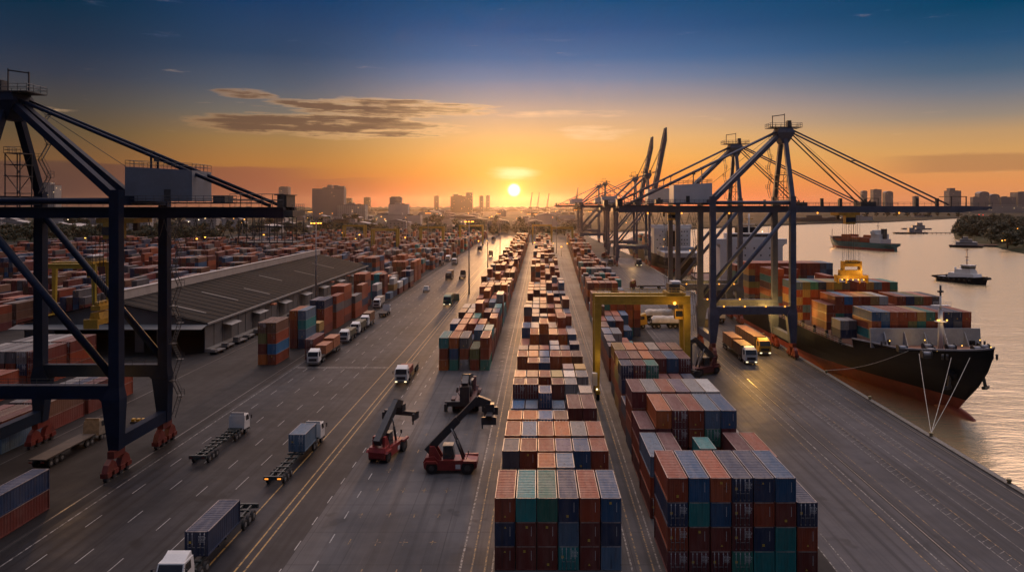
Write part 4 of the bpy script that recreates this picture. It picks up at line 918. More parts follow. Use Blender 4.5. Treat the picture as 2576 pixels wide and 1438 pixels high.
# --- feeder ship out on the river
v = Vector((365-333, 751-836, 0)); rz = math.atan2(v.y, v.x)-math.pi/2
s3 = thing('cargo_ship', 'teal cargo ship with orange containers sailing up the river', 'ship', (333-5*math.sin(-rz)*0, 836, 0), rz)
m = MB(); dk3 = hull(m, 93, 15.5, 9.3, 7.2, 4.2, 11, 6, (HULLR, HULLT), red=-1.2, flare=14, wlen=26, stern=.85); m.build('hull', None, s3)
m = MB(); decked(m, dk3, DECK, .2); m.build('deck', None, s3)
m = MB(); m.box(-7.2, 7.2, 66, 80, 4, 8.5, SHIPW); m.box(-6.6, 6.6, 67, 78, 8.5, 13.5, SHIPW); m.box(-8, 8, 67.5, 73, 13.5, 16.5, SHIPW); m.box(-6, 6, 68, 72, 16.5, 17.5, SHIPW); b3 = m.build('bridge_tower', None, s3)
m = MB(); m.box(-7, 7, 67.3, 67.45, 14.6, 15.9, WINDOWM); [m.box(-8.05, -7.95, 68+i*1.6, 69+i*1.6, 14.5, 15.7, WINDOWM) for i in range(3)]; [m.box(-6.7, -6.55, 68+i*2.4, 69+i*2.4, z, z+.9, WINDOWM) for i in range(4) for z in (9.4, 11.8)]; m.build('window', None, b3)
m = MB(); m.box(-2, 2, 76, 80, 8.5, 19, STEEL); m.build('funnel', None, s3)
m = MB(); m.tube((0, 70, 17.5), (0, 70, 26), .25, 6, STEEL); m.box(-2, 2, 69.8, 70.2, 21.5, 21.8, STEEL); m.tube((-3, 71, 17), (-3, 71, 22), .12, 4, STEEL); m.tube((0, 4, 8), (0, 4, 17), .25, 6, STEEL); m.box(-1, 1, 3.8, 4.2, 15, 15.3, STEEL); m.build('radar_mast', None, s3)
m = MB(); [m.ball((-7.4, 67+i*3.5, 6.5), .3, LAMPW, 6) for i in range(4)]; m.build('deck_light', None, s3)
cme = MB(); cme.box(-1.2, 1.2, -6, 6, 0, 2.5, CP); cme.face([(-1.15, -5.95, 2.52), (1.15, -5.95, 2.52), (1.15, 5.95, 2.52), (-1.15, 5.95, 2.52)], CR); cme = cme.mesh('container')
Mx = Matrix.Translation((333, 836, 0)) @ Matrix.Rotation(rz, 4, 'Z')
for bi, (y, hh) in enumerate(((18, (1, 2, 2, 1, 2)), (31, (3, 2, 2, 2, 3)), (44, (2, 2, 1, 2, 2)), (57, (3, 3, 3, 2, 2)))):
    for ci, n_ in enumerate(hh):
        for tt in range(n_):
            cn = rnd.choice(('brick red', 'orange', 'rust red', 'orange', 'brick red', 'brown'))
            o = link('shipping_container', cme); o.matrix_world = Mx @ Matrix.Translation((-5.2+ci*2.6, y, 4.3+2.5*tt)); o.color = CN[cn]+(1,)
            tag(o, f'{cn} container, {("bottom", "second", "third")[tt]} tier, {nth(ci+1)} from left side, {nth(bi+1)} bay, teal river ship', 'container', 'containers on the river ship')
# --- tug
p0, p1 = Vector((266.9, 435, 0)), Vector((254.8, 465, 0)); v = p1-p0; rz = math.atan2(v.y, v.x)-math.pi/2
tg = thing('tugboat', 'black and white tugboat with tall red mast crossing the river', 'boat', p0, rz)
m = MB(); dkt = hull(m, 34, 11, 1.6, .6, -.3, 9, 1.2, (HULLB, HULLB), red=-2.6, flare=8, wlen=10, stern=.9); m.build('hull', None, tg)
m = MB(); decked(m, dkt, SHIPG, .5); m.build('deck', None, tg)
m = MB()
for i in range(7):
    for s in (-1, 1): m.tube((s*5.4, 7+i*3.4, -1.4), (s*5.5, 8.2+i*3.4, -1.4), .55, 8, TYRE)
m.tube((-2.5, .3, .2), (2.5, .3, .2), .8, 8, TYRE); m.build('fender', None, tg)
m = MB(); m.taper((0, 15, -.6), (3.9, 9), (0, 15, 2.3), (3.6, 8.2), SHIPW); m.taper((0, 14, 2.3), (3.0, 5.2), (0, 14, 4.7), (2.7, 4.6), SHIPW); m.taper((0, 12.5, 4.7), (2.5, 2.6), (0, 12.5, 7.3), (2.8, 2.9), SHIPW); m.box(-3, 3, 9.4, 15.6, 7.3, 7.55, SHIPW)
for s in (-1, 1): m.tube((s*2.3, 19.5, 2), (s*2.3, 19.5, 5.8), .6, 8, SHIPW)
wh = m.build('deckhouse', None, tg)
m = MB(); m.taper((0, 12.5, 5.4), (2.62, 2.72), (0, 12.5, 6.6), (2.75, 2.86), WINDOWM); m.build('window', None, wh)
m = MB(); m.tube((0, 13.5, 7.5), (0, 13.5, 17.5), .32, 6, RED, r2=.2); m.box(-2, 2, 13.3, 13.7, 16.6, 16.9, RED); m.box(-1.3, 1.3, 13.3, 13.7, 12, 12.3, RED); m.box(-.5, .5, 13, 14, 10, 10.7, SHIPW); m.build('mast', None, tg)
m = MB(); m.box(-1.5, 1.5, 25, 27, -.6, .8, STEEL); m.build('tow_winch', None, tg)
# --- small craft
def barge(label, px, py, L, B, rz, mat, hs):
    t0 = thing('river_boat', label, 'boat', gp(px, py, ZW), rz, 'small craft on the river')
    m = MB(); m.hexa([(-B/2+.6, -L/2+2, -.6), (B/2-.6, -L/2+2, -.6), (B/2-.6, L/2-2, -.6), (-B/2+.6, L/2-2, -.6), (-B/2, -L/2, 2.2), (B/2, -L/2, 2.2), (B/2, L/2, 2.2), (-B/2, L/2, 2.2)], mat); m.box(-B/2+.3, B/2-.3, -L/2+.4, L/2-.4, 2.2, 2.5, DECK); m.build('hull', None, t0)
    m = MB()
    for (y0, y1, w_, z0, z1) in hs: m.box(-w_, w_, y0, y1, z0, z1, SHIPG)
    hsx = m.build('deckhouse', None, t0)
    m = MB()
    for (y0, y1, w_, z0, z1) in hs: m.box(-w_-.05, -w_+.05, y0+.6, y1-.6, z1-1.4, z1-.6, WINDOWM); m.box(-w_+.4, w_-.4, y0-.05, y0+.05, z1-1.4, z1-.6, WINDOWM)
    m.build('window', None, hsx)
    m = MB(); a = hs[-1]; m.tube((0, a[0]+1, a[4]), (0, a[0]+1, a[4]+6), .2, 5, STEEL); m.box(-1.5, 1.5, a[0]+.8, a[0]+1.2, a[4]+4, a[4]+4.3, STEEL); m.build('mast', None, t0)
barge('grey barge anchored mid river, farther of the two near the pier', 2305, 577, 52, 14, R(80), SHIPG, ((-14, 8, 5, 2.4, 8), (-10, 0, 4, 8, 13)))
barge('grey barge moored at the end of the long low pier', 2275, 588, 34, 12, R(82), STEEL, ((-14, -6, 4.5, 2.4, 10), ))
barge('small workboat with lit cabin moored along the low pier', 2308, 587.5, 30, 9, R(84), SHIPG, ((-6, 6, 3.6, 2.4, 7), (-3, 3, 3, 7, 10)))
barge('white ferry with lights moored beside the wooded bank', 2430, 622, 34, 10, R(60), HULLB, ((-11, 10, 4.2, 2.4, 6), (-6, 6, 3.6, 6, 9), (-2, 3, 2.6, 9, 11.5)))
barge('dark flat barge moored behind the white ferry beside the wooded bank', 2465, 620, 40, 11, R(62), STEEL, ((4, 14, 4, 2.4, 5.5), ))
m = MB(); a, b = gp(2262, 588.5, ZW), gp(2395, 588.5, ZW); m.beam(a+Vector((0, 0, 2.2)), b+Vector((0, 0, 2.2)), 7, .8)
for i in range(12): p = a.lerp(b, (i+.5)/12); m.tube(p+Vector((0, 0, -2)), p+Vector((0, 0, 2)), .6, 6)
tag(m.build('pier', M('pier_wood', (.07, .06, .055), .8)), 'long low pier reaching out from the wooded bank', 'pier')
# ---------------------------------------------------------------- warehouse
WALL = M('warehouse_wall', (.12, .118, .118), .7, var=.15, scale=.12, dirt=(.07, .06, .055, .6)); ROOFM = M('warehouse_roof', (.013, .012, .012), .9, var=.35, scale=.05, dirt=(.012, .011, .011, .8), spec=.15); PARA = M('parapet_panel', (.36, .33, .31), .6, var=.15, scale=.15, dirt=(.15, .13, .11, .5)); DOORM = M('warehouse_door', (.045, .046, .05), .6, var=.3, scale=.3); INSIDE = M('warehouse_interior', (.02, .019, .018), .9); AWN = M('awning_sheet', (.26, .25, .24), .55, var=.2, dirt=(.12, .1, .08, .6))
X0, X1, XR, Y0, Y1 = -153.0, -99.0, -126.0, .1187*F, .2306*F
wh_ = thing('warehouse', 'long low grey warehouse with pitched roof and open front beside the road', 'warehouse', (XR, Y0, 0))
ox, oy = XR, Y0; Lw = Y1-Y0; a0, a1 = X0-XR, X1-XR
m = MB()
m.box(a1-.3, a1, 0, Lw, 0, 8.6, WALL); m.box(a0, a0+.3, 0, Lw, 0, 8.6, WALL); m.box(a0+.3, a1-.3, Lw-.3, Lw, 0, 8.6, WALL)
m.prism([(a0, 8.0), (a1, 8.0), (a1, 8.7), (0, 15), (a0, 8.7)], -.15, .25, WALL, axis='y'); m.prism([(a0, 8.6), (a1, 8.6), (0, 15)], Lw-.3, Lw, WALL, axis='y')
for x in (-26.7, -21.5, -12.2, 7.2, 12.8): m.box(x-1.2 if x in (-21.5, 7.2) else x-.3, x+1.4 if x in (-21.5, 7.2) else x+.3, 0, .5, 0, 8.0, WALL)
m.box(-26.7, -18, .02, .3, 0, 8, WALL)
i = 0; y = 6.0
while y < Lw-2: m.box(a1, a1+.16, y-.12, y+.12, 0, 8.5, WALL); y += 6.1
m.build('wall', None, wh_)
m = MB()
for s, e in ((-1, a0-1.2), (1, a1+1.2)):
    m.hexa([(0, -1.2, 15.0), (e, -1.2, 8.55), (e, Lw+.6, 8.55), (0, Lw+.6, 15.0), (0, -1.2, 15.3), (e, -1.2, 8.85), (e, Lw+.6, 8.85), (0, Lw+.6, 15.3)], ROOFM)
m.hexa([(a0-1.2, -5.2, 7.5), (a1+1.2, -5.2, 7.5), (a1+1.2, -1.1, 8.3), (a0-1.2, -1.1, 8.3), (a0-1.2, -5.2, 7.7), (a1+1.2, -5.2, 7.7), (a1+1.2, -1.1, 8.5), (a0-1.2, -1.1, 8.5)], WALL)
i = 0
while i*5.2 < Lw:
    for e in (a0-1.2, a1+1.2): m.beam((0, i*5.2, 15.33), (e, i*5.2, 8.88), .14, .12, ROOFM)
    i += 1
m.build('roof', None, wh_)
SKYL = M('skylight_sheet', (.055, .052, .05), .5, var=.2)
for y, f0, f1 in ((10, .35, .8), (38, .3, .75), (61, .5, .85), (95, .25, .6), (128, .4, .8), (165, .3, .7)):
    m = MB(); xa, xb_ = (a1+1.2)*f0, (a1+1.2)*f1; za_, zb_ = 15.3-6.45*f0, 15.3-6.45*f1
    m.hexa([(xa, y, za_+.04), (xb_, y, zb_+.04), (xb_, y+1.0, zb_+.04), (xa, y+1.0, za_+.04), (xa, y, za_+.12), (xb_, y, zb_+.12), (xb_, y+1.0, zb_+.12), (xa, y+1.0, za_+.12)], SKYL); m.build('skylight', None, wh_)
m = MB(); m.box(-1.0, .4, -.6, Lw+.3, 14.9, 17.9, PARA); m.box(-1.2, .6, -.6, Lw+.3, 17.9, 18.05, PARA); m.build('parapet', None, wh_)
m = MB(); m.box(a1+1.2, a1+1.5, -1.2, Lw+.6, 8.3, 8.9, AWN); m.build('gutter', None, wh_)
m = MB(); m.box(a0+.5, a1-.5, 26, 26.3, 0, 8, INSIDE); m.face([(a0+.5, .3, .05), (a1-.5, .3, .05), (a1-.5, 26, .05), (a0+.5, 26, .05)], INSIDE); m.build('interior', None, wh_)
for i, y in enumerate((16, 40, 66, 92, 118, 146, 172, 196)):
    m = MB(); m.box(a1+.02, a1+.1, y-3, y+3, 1.0, 6.0, DOORM); d = m.build('loading_door', None, wh_)
    m = MB(); m.hexa([(a1+.1, y-4.2, 6.7), (a1+3.0, y-4.2, 6.1), (a1+3.0, y+4.2, 6.1), (a1+.1, y+4.2, 6.7), (a1+.1, y-4.2, 6.85), (a1+3.0, y-4.2, 6.25), (a1+3.0, y+4.2, 6.25), (a1+.1, y+4.2, 6.85)], AWN); m.build('awning', None, d)
m = MB(); m.box(a1+.02, a1+2.2, 0, Lw, 0, 1.0, M('dock_concrete', (.2, .19, .175), .75, var=.3, scale=.3, dirt=(.08, .07, .06, .6))); m.build('loading_dock', None, wh_)
m = MB()
for y in (52, 130, 160): m.box(a1+1.0, a1+2.6, y-1.5, y+1.5, 7.1, 7.6)
m.build('sign_board', M('orange_sign', (.4, .12, .05), .5), wh_)
# trailers parked along the dock
for i in range(9):
    t0 = thing('low_trailer', f'{nth(i+1)} low flat trailer parked along the warehouse dock, counted from the front', 'trailer', (-95.2+.1*i, Y0-4+i*8.1, 0), R(rnd.uniform(-8, 8)), 'trailers along the dock')
    m = MB(); m.box(-1.1, 1.1, 0, 5.6, .75, 1.05); m.box(-.9, .9, .2, 1.4, 1.05, 1.5+.4*(i % 3)); m.beam((0, 5.6, .8), (0, 7, .6), .16, .16); m.build('bed', M('trailer_grey', (.14, .13, .125), .6, dirt=(.08, .05, .03, .6)), t0)
    for y in (1, 4.6):
        m = MB(); m.tube((-1.05, y, .4), (1.05, y, .4), .4, 10); m.build('wheel', TYRE, t0)
# cable reel, barrier
t0 = thing('cable_reel', 'big rusty cable reel standing in front of the dark warehouse opening', 'cable reel', (-127, .1075*F, 0))
m = MB()
for y in (-.9, .9):
    for i in range(24):
        a, b = 2*math.pi*i/24, 2*math.pi*(i+1)/24; m.beam((3.3*math.cos(a), y, 3.4+3.3*math.sin(a)), (3.3*math.cos(b), y, 3.4+3.3*math.sin(b)), .25, .3)
    for i in range(6): a = math.pi*i/6; m.beam((-3.2*math.cos(a), y, 3.4-3.2*math.sin(a)), (3.2*math.cos(a), y, 3.4+3.2*math.sin(a)), .16, .2)
m.build('rim', M('reel_rust', (.20, .08, .04), .6, dirt=(.06, .03, .02, .7)), t0)
m = MB(); m.tube((0, -1.1, 3.4), (0, 1.1, 3.4), 1.4, 14); m.build('drum', GOLD, t0)
t0 = thing('barrier_block', 'yellow and black barrier block beside the red stack behind the left crane', 'barrier', gp(362, 1063), 0)
m = MB(); m.box(-2.6, 2.6, -.4, .4, 0, .35, STEEL)
for i in range(5): m.box(-2.4+i*1.0, -1.8+i*1.0, -.35, .35, .35, .9, GOLD)
m.box(1.7, 2.5, -.4, .4, .35, 1.6, GOLD); m.build('barrier', None, t0)
# second spreader, parked under the left crane
sp2 = thing('container_spreader', 'dark yellow container spreader hanging under the left crane before the warehouse roof', 'spreader', (-75.4, .0689*F, 23), R(90))
m = MB(); m.box(-3, 3, -1.1, 1.1, .6, 1.5); m.box(-3.2, -2.8, -1.2, 1.2, 0, 1.6); m.box(2.8, 3.2, -1.2, 1.2, 0, 1.6); m.prism([(-.9, 1.5), (.9, 1.5), (.7, 2.6), (-.7, 2.6)], -2, 2, axis='x'); m.build('spreader_frame', GOLD, sp2)
m = MB(); m.box(-1.8, 1.8, -.8, .8, 2.9, 3.7)
for x in (-1, 0, 1): m.tube((x, -.4, 3.9), (x, .4, 3.9), .5, 8)
m.build('head_block', GOLD, sp2)
m = MB()
for x in (-1.6, -.6, .6, 1.6):
    for y in (-.4, .4): m.tube((x, y, 3.9), (x, y*2, 17.9), .045, 4, cap=False)
m.build('hoist_rope', CABLE, sp2)
# ---------------------------------------------------------------- vehicles
CABW = M('cab_white', (.66, .65, .63), .35, var=.07, scale=.6, dirt=(.35, .3, .26, .3)); CABY = M('cab_yellow', (.55, .33, .04), .35, var=.1, dirt=(.3, .16, .03, .4)); CABG = M('cab_green', (.06, .16, .10), .4, var=.15); CABD = M('cab_dark', (.05, .045, .045), .4, var=.2); CHAS = M('chassis_steel', (.034, .045, .045), .5, var=.4, dirt=(.07, .05, .035, .6)); BEDB = M('flatbed_deck', (.05, .038, .03), .7, var=.35, scale=.7, dirt=(.05, .035, .025, .6)); BOXB = M('box_brown', (.17, .075, .03), .55, var=.25, scale=.5); TARP = M('white_tarp', (.62, .58, .52), .6, var=.15, scale=.8, bump=.6); CHROME = M('bumper_grey', (.2, .2, .2), .4, .3)
TL = glow('tail_light', (1, .3, .04), 1.6); HL = glow('head_light', (1, .8, .45), 2.2)
def wheels(root, ys, x, s, n='wheel'):
    for y in ys:
        for d in (-1, 1):
            m = MB(); m.tube((d*(x-.32)*s, y, .52*s), (d*x*s, y, .52*s), .52*s, 12, TYRE); m.tube((d*(x-.02)*s, y, .52*s), (d*(x+.02)*s, y, .52*s), .26*s, 8, CHROME); m.build(n, None, root)
def truck(label, x, yf, away, L=17.5, s=1.2, cab=None, load='skeletal', lights=False, far=False, rz=None, group='yard trucks', loads=()):
    """local +Y is forward, y = 0 the front bumper; away: heading from the camera"""
    cab = cab or CABW
    t0 = thing('truck', label, 'truck', (x, yf, 0), (0 if away else math.pi) if rz is None else rz, group)
    m = MB(); w_ = 1.25*s
    m.hexa([(-w_, -2.3*s, .95*s), (w_, -2.3*s, .95*s), (w_, -.05*s, .75*s), (-w_, -.05*s, .75*s), (-w_, -2.2*s, 2.2*s), (w_, -2.2*s, 2.2*s), (w_, 0, 2.0*s), (-w_, 0, 2.0*s)], cab)
    m.hexa([(-w_, -2.2*s, 2.2*s), (w_, -2.2*s, 2.2*s), (w_, 0, 2.0*s), (-w_, 0, 2.0*s), (-w_*.96, -2.1*s, 3.05*s), (w_*.96, -2.1*s, 3.05*s), (w_*.94, -.45*s, 3.05*s), (-w_*.94, -.45*s, 3.05*s)], cab)
    m.hexa([(-w_*.9, -2.0*s, 3.05*s), (w_*.9, -2.0*s, 3.05*s), (w_*.85, -.6*s, 3.05*s), (-w_*.85, -.6*s, 3.05*s), (-w_*.85, -2.0*s, 3.5*s), (w_*.85, -2.0*s, 3.5*s), (w_*.8, -1.5*s, 3.4*s), (-w_*.8, -1.5*s, 3.4*s)], cab)
    c = m.build('cab', None, t0)
    m = MB(); q = lambda f, z: -.45*s*f+.02*s
    m.face([(-w_*.9, .02*s, 2.06*s), (w_*.9, .02*s, 2.06*s), (w_*.86, -.40*s, 2.95*s), (-w_*.86, -.40*s, 2.95*s)]); m.build('windscreen', GLASS, c)
    m = MB()
    for d in (-1, 1): m.face([(d*(w_+.01), -1.6*s, 2.15*s), (d*(w_+.01), -.35*s, 2.1*s), (d*(w_*.965+.01), -.6*s, 2.9*s), (d*(w_*.965+.01), -1.6*s, 2.9*s)])
    m.build('side_window', GLASS, c)
    m = MB(); m.box(-w_, w_, -.15*s, .12*s, .42*s, .8*s, CHROME); m.box(-w_*.7, w_*.7, .0, .03, 1.0*s, 1.6*s, STEEL); m.build('bumper', None, c)
    if not far:
        for d in (-1, 1):
            m = MB(); m.beam((d*w_, -.25*s, 2.7*s), (d*(w_+.3*s), -.05*s, 2.7*s), .06, .06, STEEL); m.box(*sorted((d*(w_+.22*s), d*(w_+.38*s))), -.1*s, 0, 2.1*s, 2.7*s, STEEL); m.build('mirror', None, c)
    for d in (-1, 1):
        m = MB(); m.box(*sorted((d*w_*.55, d*w_*.9)), .12*s, .16*s, .55*s, .75*s); m.build('headlight', HL if lights and lights != 'tail' else CHROME, c)
    yb_ = -L
    m = MB()
    for d in (-1, 1): m.beam((d*.5*s, -.6*s, .95*s), (d*.5*s, yb_, 1.12*s), .18*s, .32*s, CHAS)
    m.box(-.9*s, .9*s, -3.4*s, -2.6*s, .7*s, 1.2*s, CHAS)
    if load == 'skeletal':
        n = 9
        for i in range(n+1): y = -2.9*s+(yb_+2.9*s)*i/n; m.box(-1.15*s if i in (0, n, 3, 4) else -.85*s, 1.15*s if i in (0, n, 3, 4) else .85*s, y-.1*s, y+.1*s, 1.1*s, 1.32*s, CHAS)
        m.box(-1.22*s, 1.22*s, yb_-.15*s, yb_+.15*s, .85*s, 1.35*s, CHAS)
    else:
        m.box(-1.22*s, 1.22*s, yb_, -3.0*s, 1.25*s, 1.42*s, BEDB)
    m.build('chassis', None, t0)
    wheels(t0, (-1.3*s, -3.9*s, -5.0*s) if not far else (-1.3*s, -4.4*s), 1.2, s); wheels(t0, (yb_+1.2*s, yb_+2.4*s, yb_+3.6*s) if not far else (yb_+2*s,), 1.2, s)
    for d in (-1, 1):
        m = MB(); m.box(*sorted((d*.6*s, d*1.05*s)), yb_-.2*s, yb_-.15*s, .95*s, 1.12*s); m.build('tail_light', TL if lights == 'tail' else RED, t0)
    if load == 'boxes':
        for (ya, yb2, hh, mt, kind) in loads:
            m = MB(); m.box(-1.2*s, 1.2*s, ya, yb2, 1.43*s, (1.43+hh)*s, mt)
            if kind: 
                for i in range(4): m.box(-1.23*s, 1.23*s, ya+.1, yb2-.1, (1.7+i*.42)*s, (1.78+i*.42)*s, STEEL)
                for i in range(9): y = ya+(yb2-ya)*i/8; m.box(-1.24*s, 1.24*s, y-.06, y+.06, 1.43*s, (1.43+hh)*s, STEEL)
            m.build('cargo_box', None, t0)
    if load == 'tarp':
        m = MB(); rows = []
        for i in range(15):
            y = -3.4*s+(yb_+3.4*s+.3)*i/14; e = .55 if i in (0, 14) else 1; j = rnd.uniform(-.08, .08)
            rows.append([(1.35*s*math.cos(a)*(1 if abs(math.cos(a)) < .9 else 1), y, (1.35+(1.5+j)*e*max(0, math.sin(a))**.45)*s) for a in [math.pi*k_/10 for k_ in range(11)]])
        m.grid(rows, TARP); m.build('tarpaulin', None, t0)
    return t0
def load_container(label, x, y, z, L, col, w=2.7, h=3.0):
    put(x, y, z, L, w, h, col, 'truck load', 1, 1, 0, 1, 1, 'd'); BOX[-1]['label'] = label; BOX[-1]['group'] = 'containers riding on trucks'
truck('empty skeletal trailer truck with white cab driving away on the left lanes', -57.4, .0775*F, True, 18.8, 1.2)
truck('white cab truck towing skeletal trailer with one grey container behind the cab', -41.2, .0745*F, True, 22.8, 1.2, lights='tail')
load_container('short grey container on the skeletal trailer behind a white cab', -41.2, 129.6, 1.62, 6.6, 'steel blue')
truck('white cab truck carrying a long blue container towards the camera', -41.0, .0443*F, False, 22.4, 1.25)
load_container('long navy blue container on the truck at the lower left', -41.0, 93.4, 1.7, 9.6, 'navy blue')
truck('beige cab flatbed truck parked in the dark under the left crane', -83.0, .0755*F, True, 17.5, 1.2, M('cab_beige', (.22, .19, .15), .4), 'flat')
truck('white truck with headlights on and dark red load facing the camera', -33.2, .0972*F, False, 18.5, 1.25, None, 'boxes', True, loads=((-9.2, -3.2, 1.2, M('load_red', (.16, .03, .025), .6), 0), ))
truck('white cab truck loaded with two orange boxes beside the warehouse stacks', -61.2, .1086*F, False, 24, 1.25, None, 'boxes', loads=((-14.5, -7.5, 1.9, M('box_orange', (.32, .11, .045), .55), 0), (-22.5, -15.5, 2.4, M('box_orange', (.32, .11, .045), .55), 0)))
BOXG = M('box_olive', (.11, .10, .06), .6)
truck('white cab truck with olive cargo, foremost in the short roadside queue', -61.4, .1262*F, False, 12.5, 1.2, None, 'boxes', far=True, loads=((-11, -3.5, 1.5, BOXG, 0), ))
truck('white cab truck, second in the short roadside queue', -61.6, .1345*F, False, 12, 1.2, None, 'boxes', far=True, loads=((-11, -3.5, 1.7, BOXG, 0), ))
truck('white cab truck with tall brown load, last in the roadside queue', -61.9, .1425*F, False, 12, 1.2, None, 'boxes', far=True, loads=((-11, -3.5, 2.4, BOXB, 0), ))
truck('dark flatbed truck driving away past the parked box truck', -60.6, .1615*F, True, 11, 1.15, CABW, 'flat', far=True)
truck('pale box truck parked at the end of the warehouse stacks', -68.0, .1685*F, False, 12, 1.2, CABW, 'boxes', far=True, loads=((-11, -3.2, 2.2, M('box_cream', (.4, .34, .27), .6), 0), ))
truck('dark green truck with yellow bumper facing the camera near the green cabinet', -38.9, .1725*F, False, 13, 1.35, CABG, 'boxes', 1, far=True, loads=((-12, -3.5, 1.9, M('box_green', (.07, .085, .04), .6), 0), ))
truck('brown truck with crane boom driving towards the camera in mid road', -51.6, .232*F, False, 16, 1.4, CABD, 'boxes', far=True, loads=((-14, -5, 2.2, BOXB, 0), ))
truck('dark flatbed truck on the right lanes beside the tall light mast', -44.4, .241*F, True, 13, 1.3, CABD, 'flat', far=True)
truck('dark truck with white front on the left lanes near the parked trailers', -60.3, .29*F, False, 14, 1.4, CABW, 'boxes', far=True, loads=((-12, -4, 1.6, CHAS, 0), ))
truck('dark truck leading the line of parked trailers beside the far stacks', -70.5, .286*F, False, 18, 1.4, CABD, 'flat', far=True)
truck('truck with round white tank in the line beside the far stacks', -68.6, .306*F, False, 14, 1.4, CABW, 'boxes', far=True, loads=((-10, -4, 2.0, CABW, 0), ))
truck('last dark truck in the line beside the far stacks', -67.8, .326*F, False, 14, 1.4, CABD, 'flat', far=True)
truck('small dark truck alone on the right lanes far up the road', -39.2, .341*F, True, 9, 1.4, CABD, 'flat', far=True)
truck('dark truck far up the left lanes, nearer of two', -54.5, .378*F, False, 14, 1.5, CABD, 'boxes', far=True, loads=((-12, -4, 1.6, CHAS, 0), ))
truck('dark truck at the very end of the road, farther of two', -52.7, .484*F, False, 14, 1.7, CABD, 'boxes', far=True, loads=((-12, -4, 1.8, BOXB, 0), ))
# quay side
truck('white and green cab truck hauling two brown boxes along the quay', 59.0, .1092*F, False, 26, 1.35, CABW, 'boxes', True, loads=((-13.2, -4.4, 2.0, BOXB, 1), (-25, -14.4, 2.2, BOXB, 0)))
truck('yellow cab truck with long brown cage trailer beside the ship', 66.6, .1158*F, False, 27, 1.4, CABY, 'boxes', True, loads=((-26, -4.8, 2.0, BOXB, 1), ))
truck('white van-like truck driving away under the near quay crane', 68.4, .152*F, True, 9, 1.4, CABW, 'boxes', far=True, loads=((-8, -3, 1.6, CABW, 0), ))
truck('dark truck half hidden behind the near quay crane leg', 58.6, .139*F, True, 11, 1.3, CABD, 'flat', far=True)
truck('truck with white tarpaulin load standing crosswise behind the yellow yard crane', 36.0, .1425*F, False, 17, 1.5, CABY, 'tarp', True, rz=R(90))
truck('farther truck with white tarpaulin load standing crosswise near the quay', 36.4, .1520*F, False, 17, 1.45, CABY, 'tarp', rz=R(90), far=True)
truck('dark red flat truck standing crosswise on the apron', 48.8, .208*F, False, 18, 1.4, M('cab_red', (.16, .03, .025), .5), 'flat', rz=R(90), far=True)
truck('dark truck with lit lamps under the raised-boom cranes', 73.0, .283*F, False, 12, 1.6, CABD, 'flat', True, far=True)
truck('dark flat truck beside the far end of the quay-side block', 53.2, .285*F, False, 12, 1.5, CABD, 'flat', far=True)
truck('red flat truck far along the apron near the block end', 53.4, .325*F, False, 15, 1.5, M('cab_red', (.16, .03, .025), .5), 'flat', far=True, rz=R(70))
# pickup on the road
t0 = thing('pickup_truck', 'small white pickup facing the camera in the middle of the road', 'pickup', (-56.0, .2*F, 0), math.pi)
m = MB(); m.box(-1.3, 1.3, -7, 0, .7, 1.7, CABW); m.hexa([(-1.25, -4.2, 1.7), (1.25, -4.2, 1.7), (1.25, -1.2, 1.7), (-1.25, -1.2, 1.7), (-1.1, -3.9, 2.8), (1.1, -3.9, 2.8), (1.1, -2, 2.8), (-1.1, -2, 2.8)], CABW); m.box(-1.2, 1.2, -6.9, -4.4, 1.7, 2.5, STEEL); c = m.build('body', None, t0)
m = MB(); m.face([(-1.15, -1.18, 1.75), (1.15, -1.18, 1.75), (1.02, -1.9, 2.7), (-1.02, -1.9, 2.7)]); m.build('windscreen', GLASS, c); wheels(t0, (-1.4, -5.6), 1.3, 1.0)
m = MB(); b = gp(1147, 756); bx = thing('utility_cabinet', 'small green utility cabinet standing in the road beside the light mast', 'cabinet', b); m.box(-1.5, 1.5, -1, 1, .1, 3.2, CN and M('cabinet_green', (.03, .12, .10), .5)); m.box(-1.6, 1.6, -1.1, 1.1, 3.2, 3.35, STEEL); m.build('case', None, bx); m = MB(); m.box(-.7, .7, -1.05, -1.0, .4, 2.9); m.build('door', M('cabinet_door', (.025, .1, .085), .5), bx)
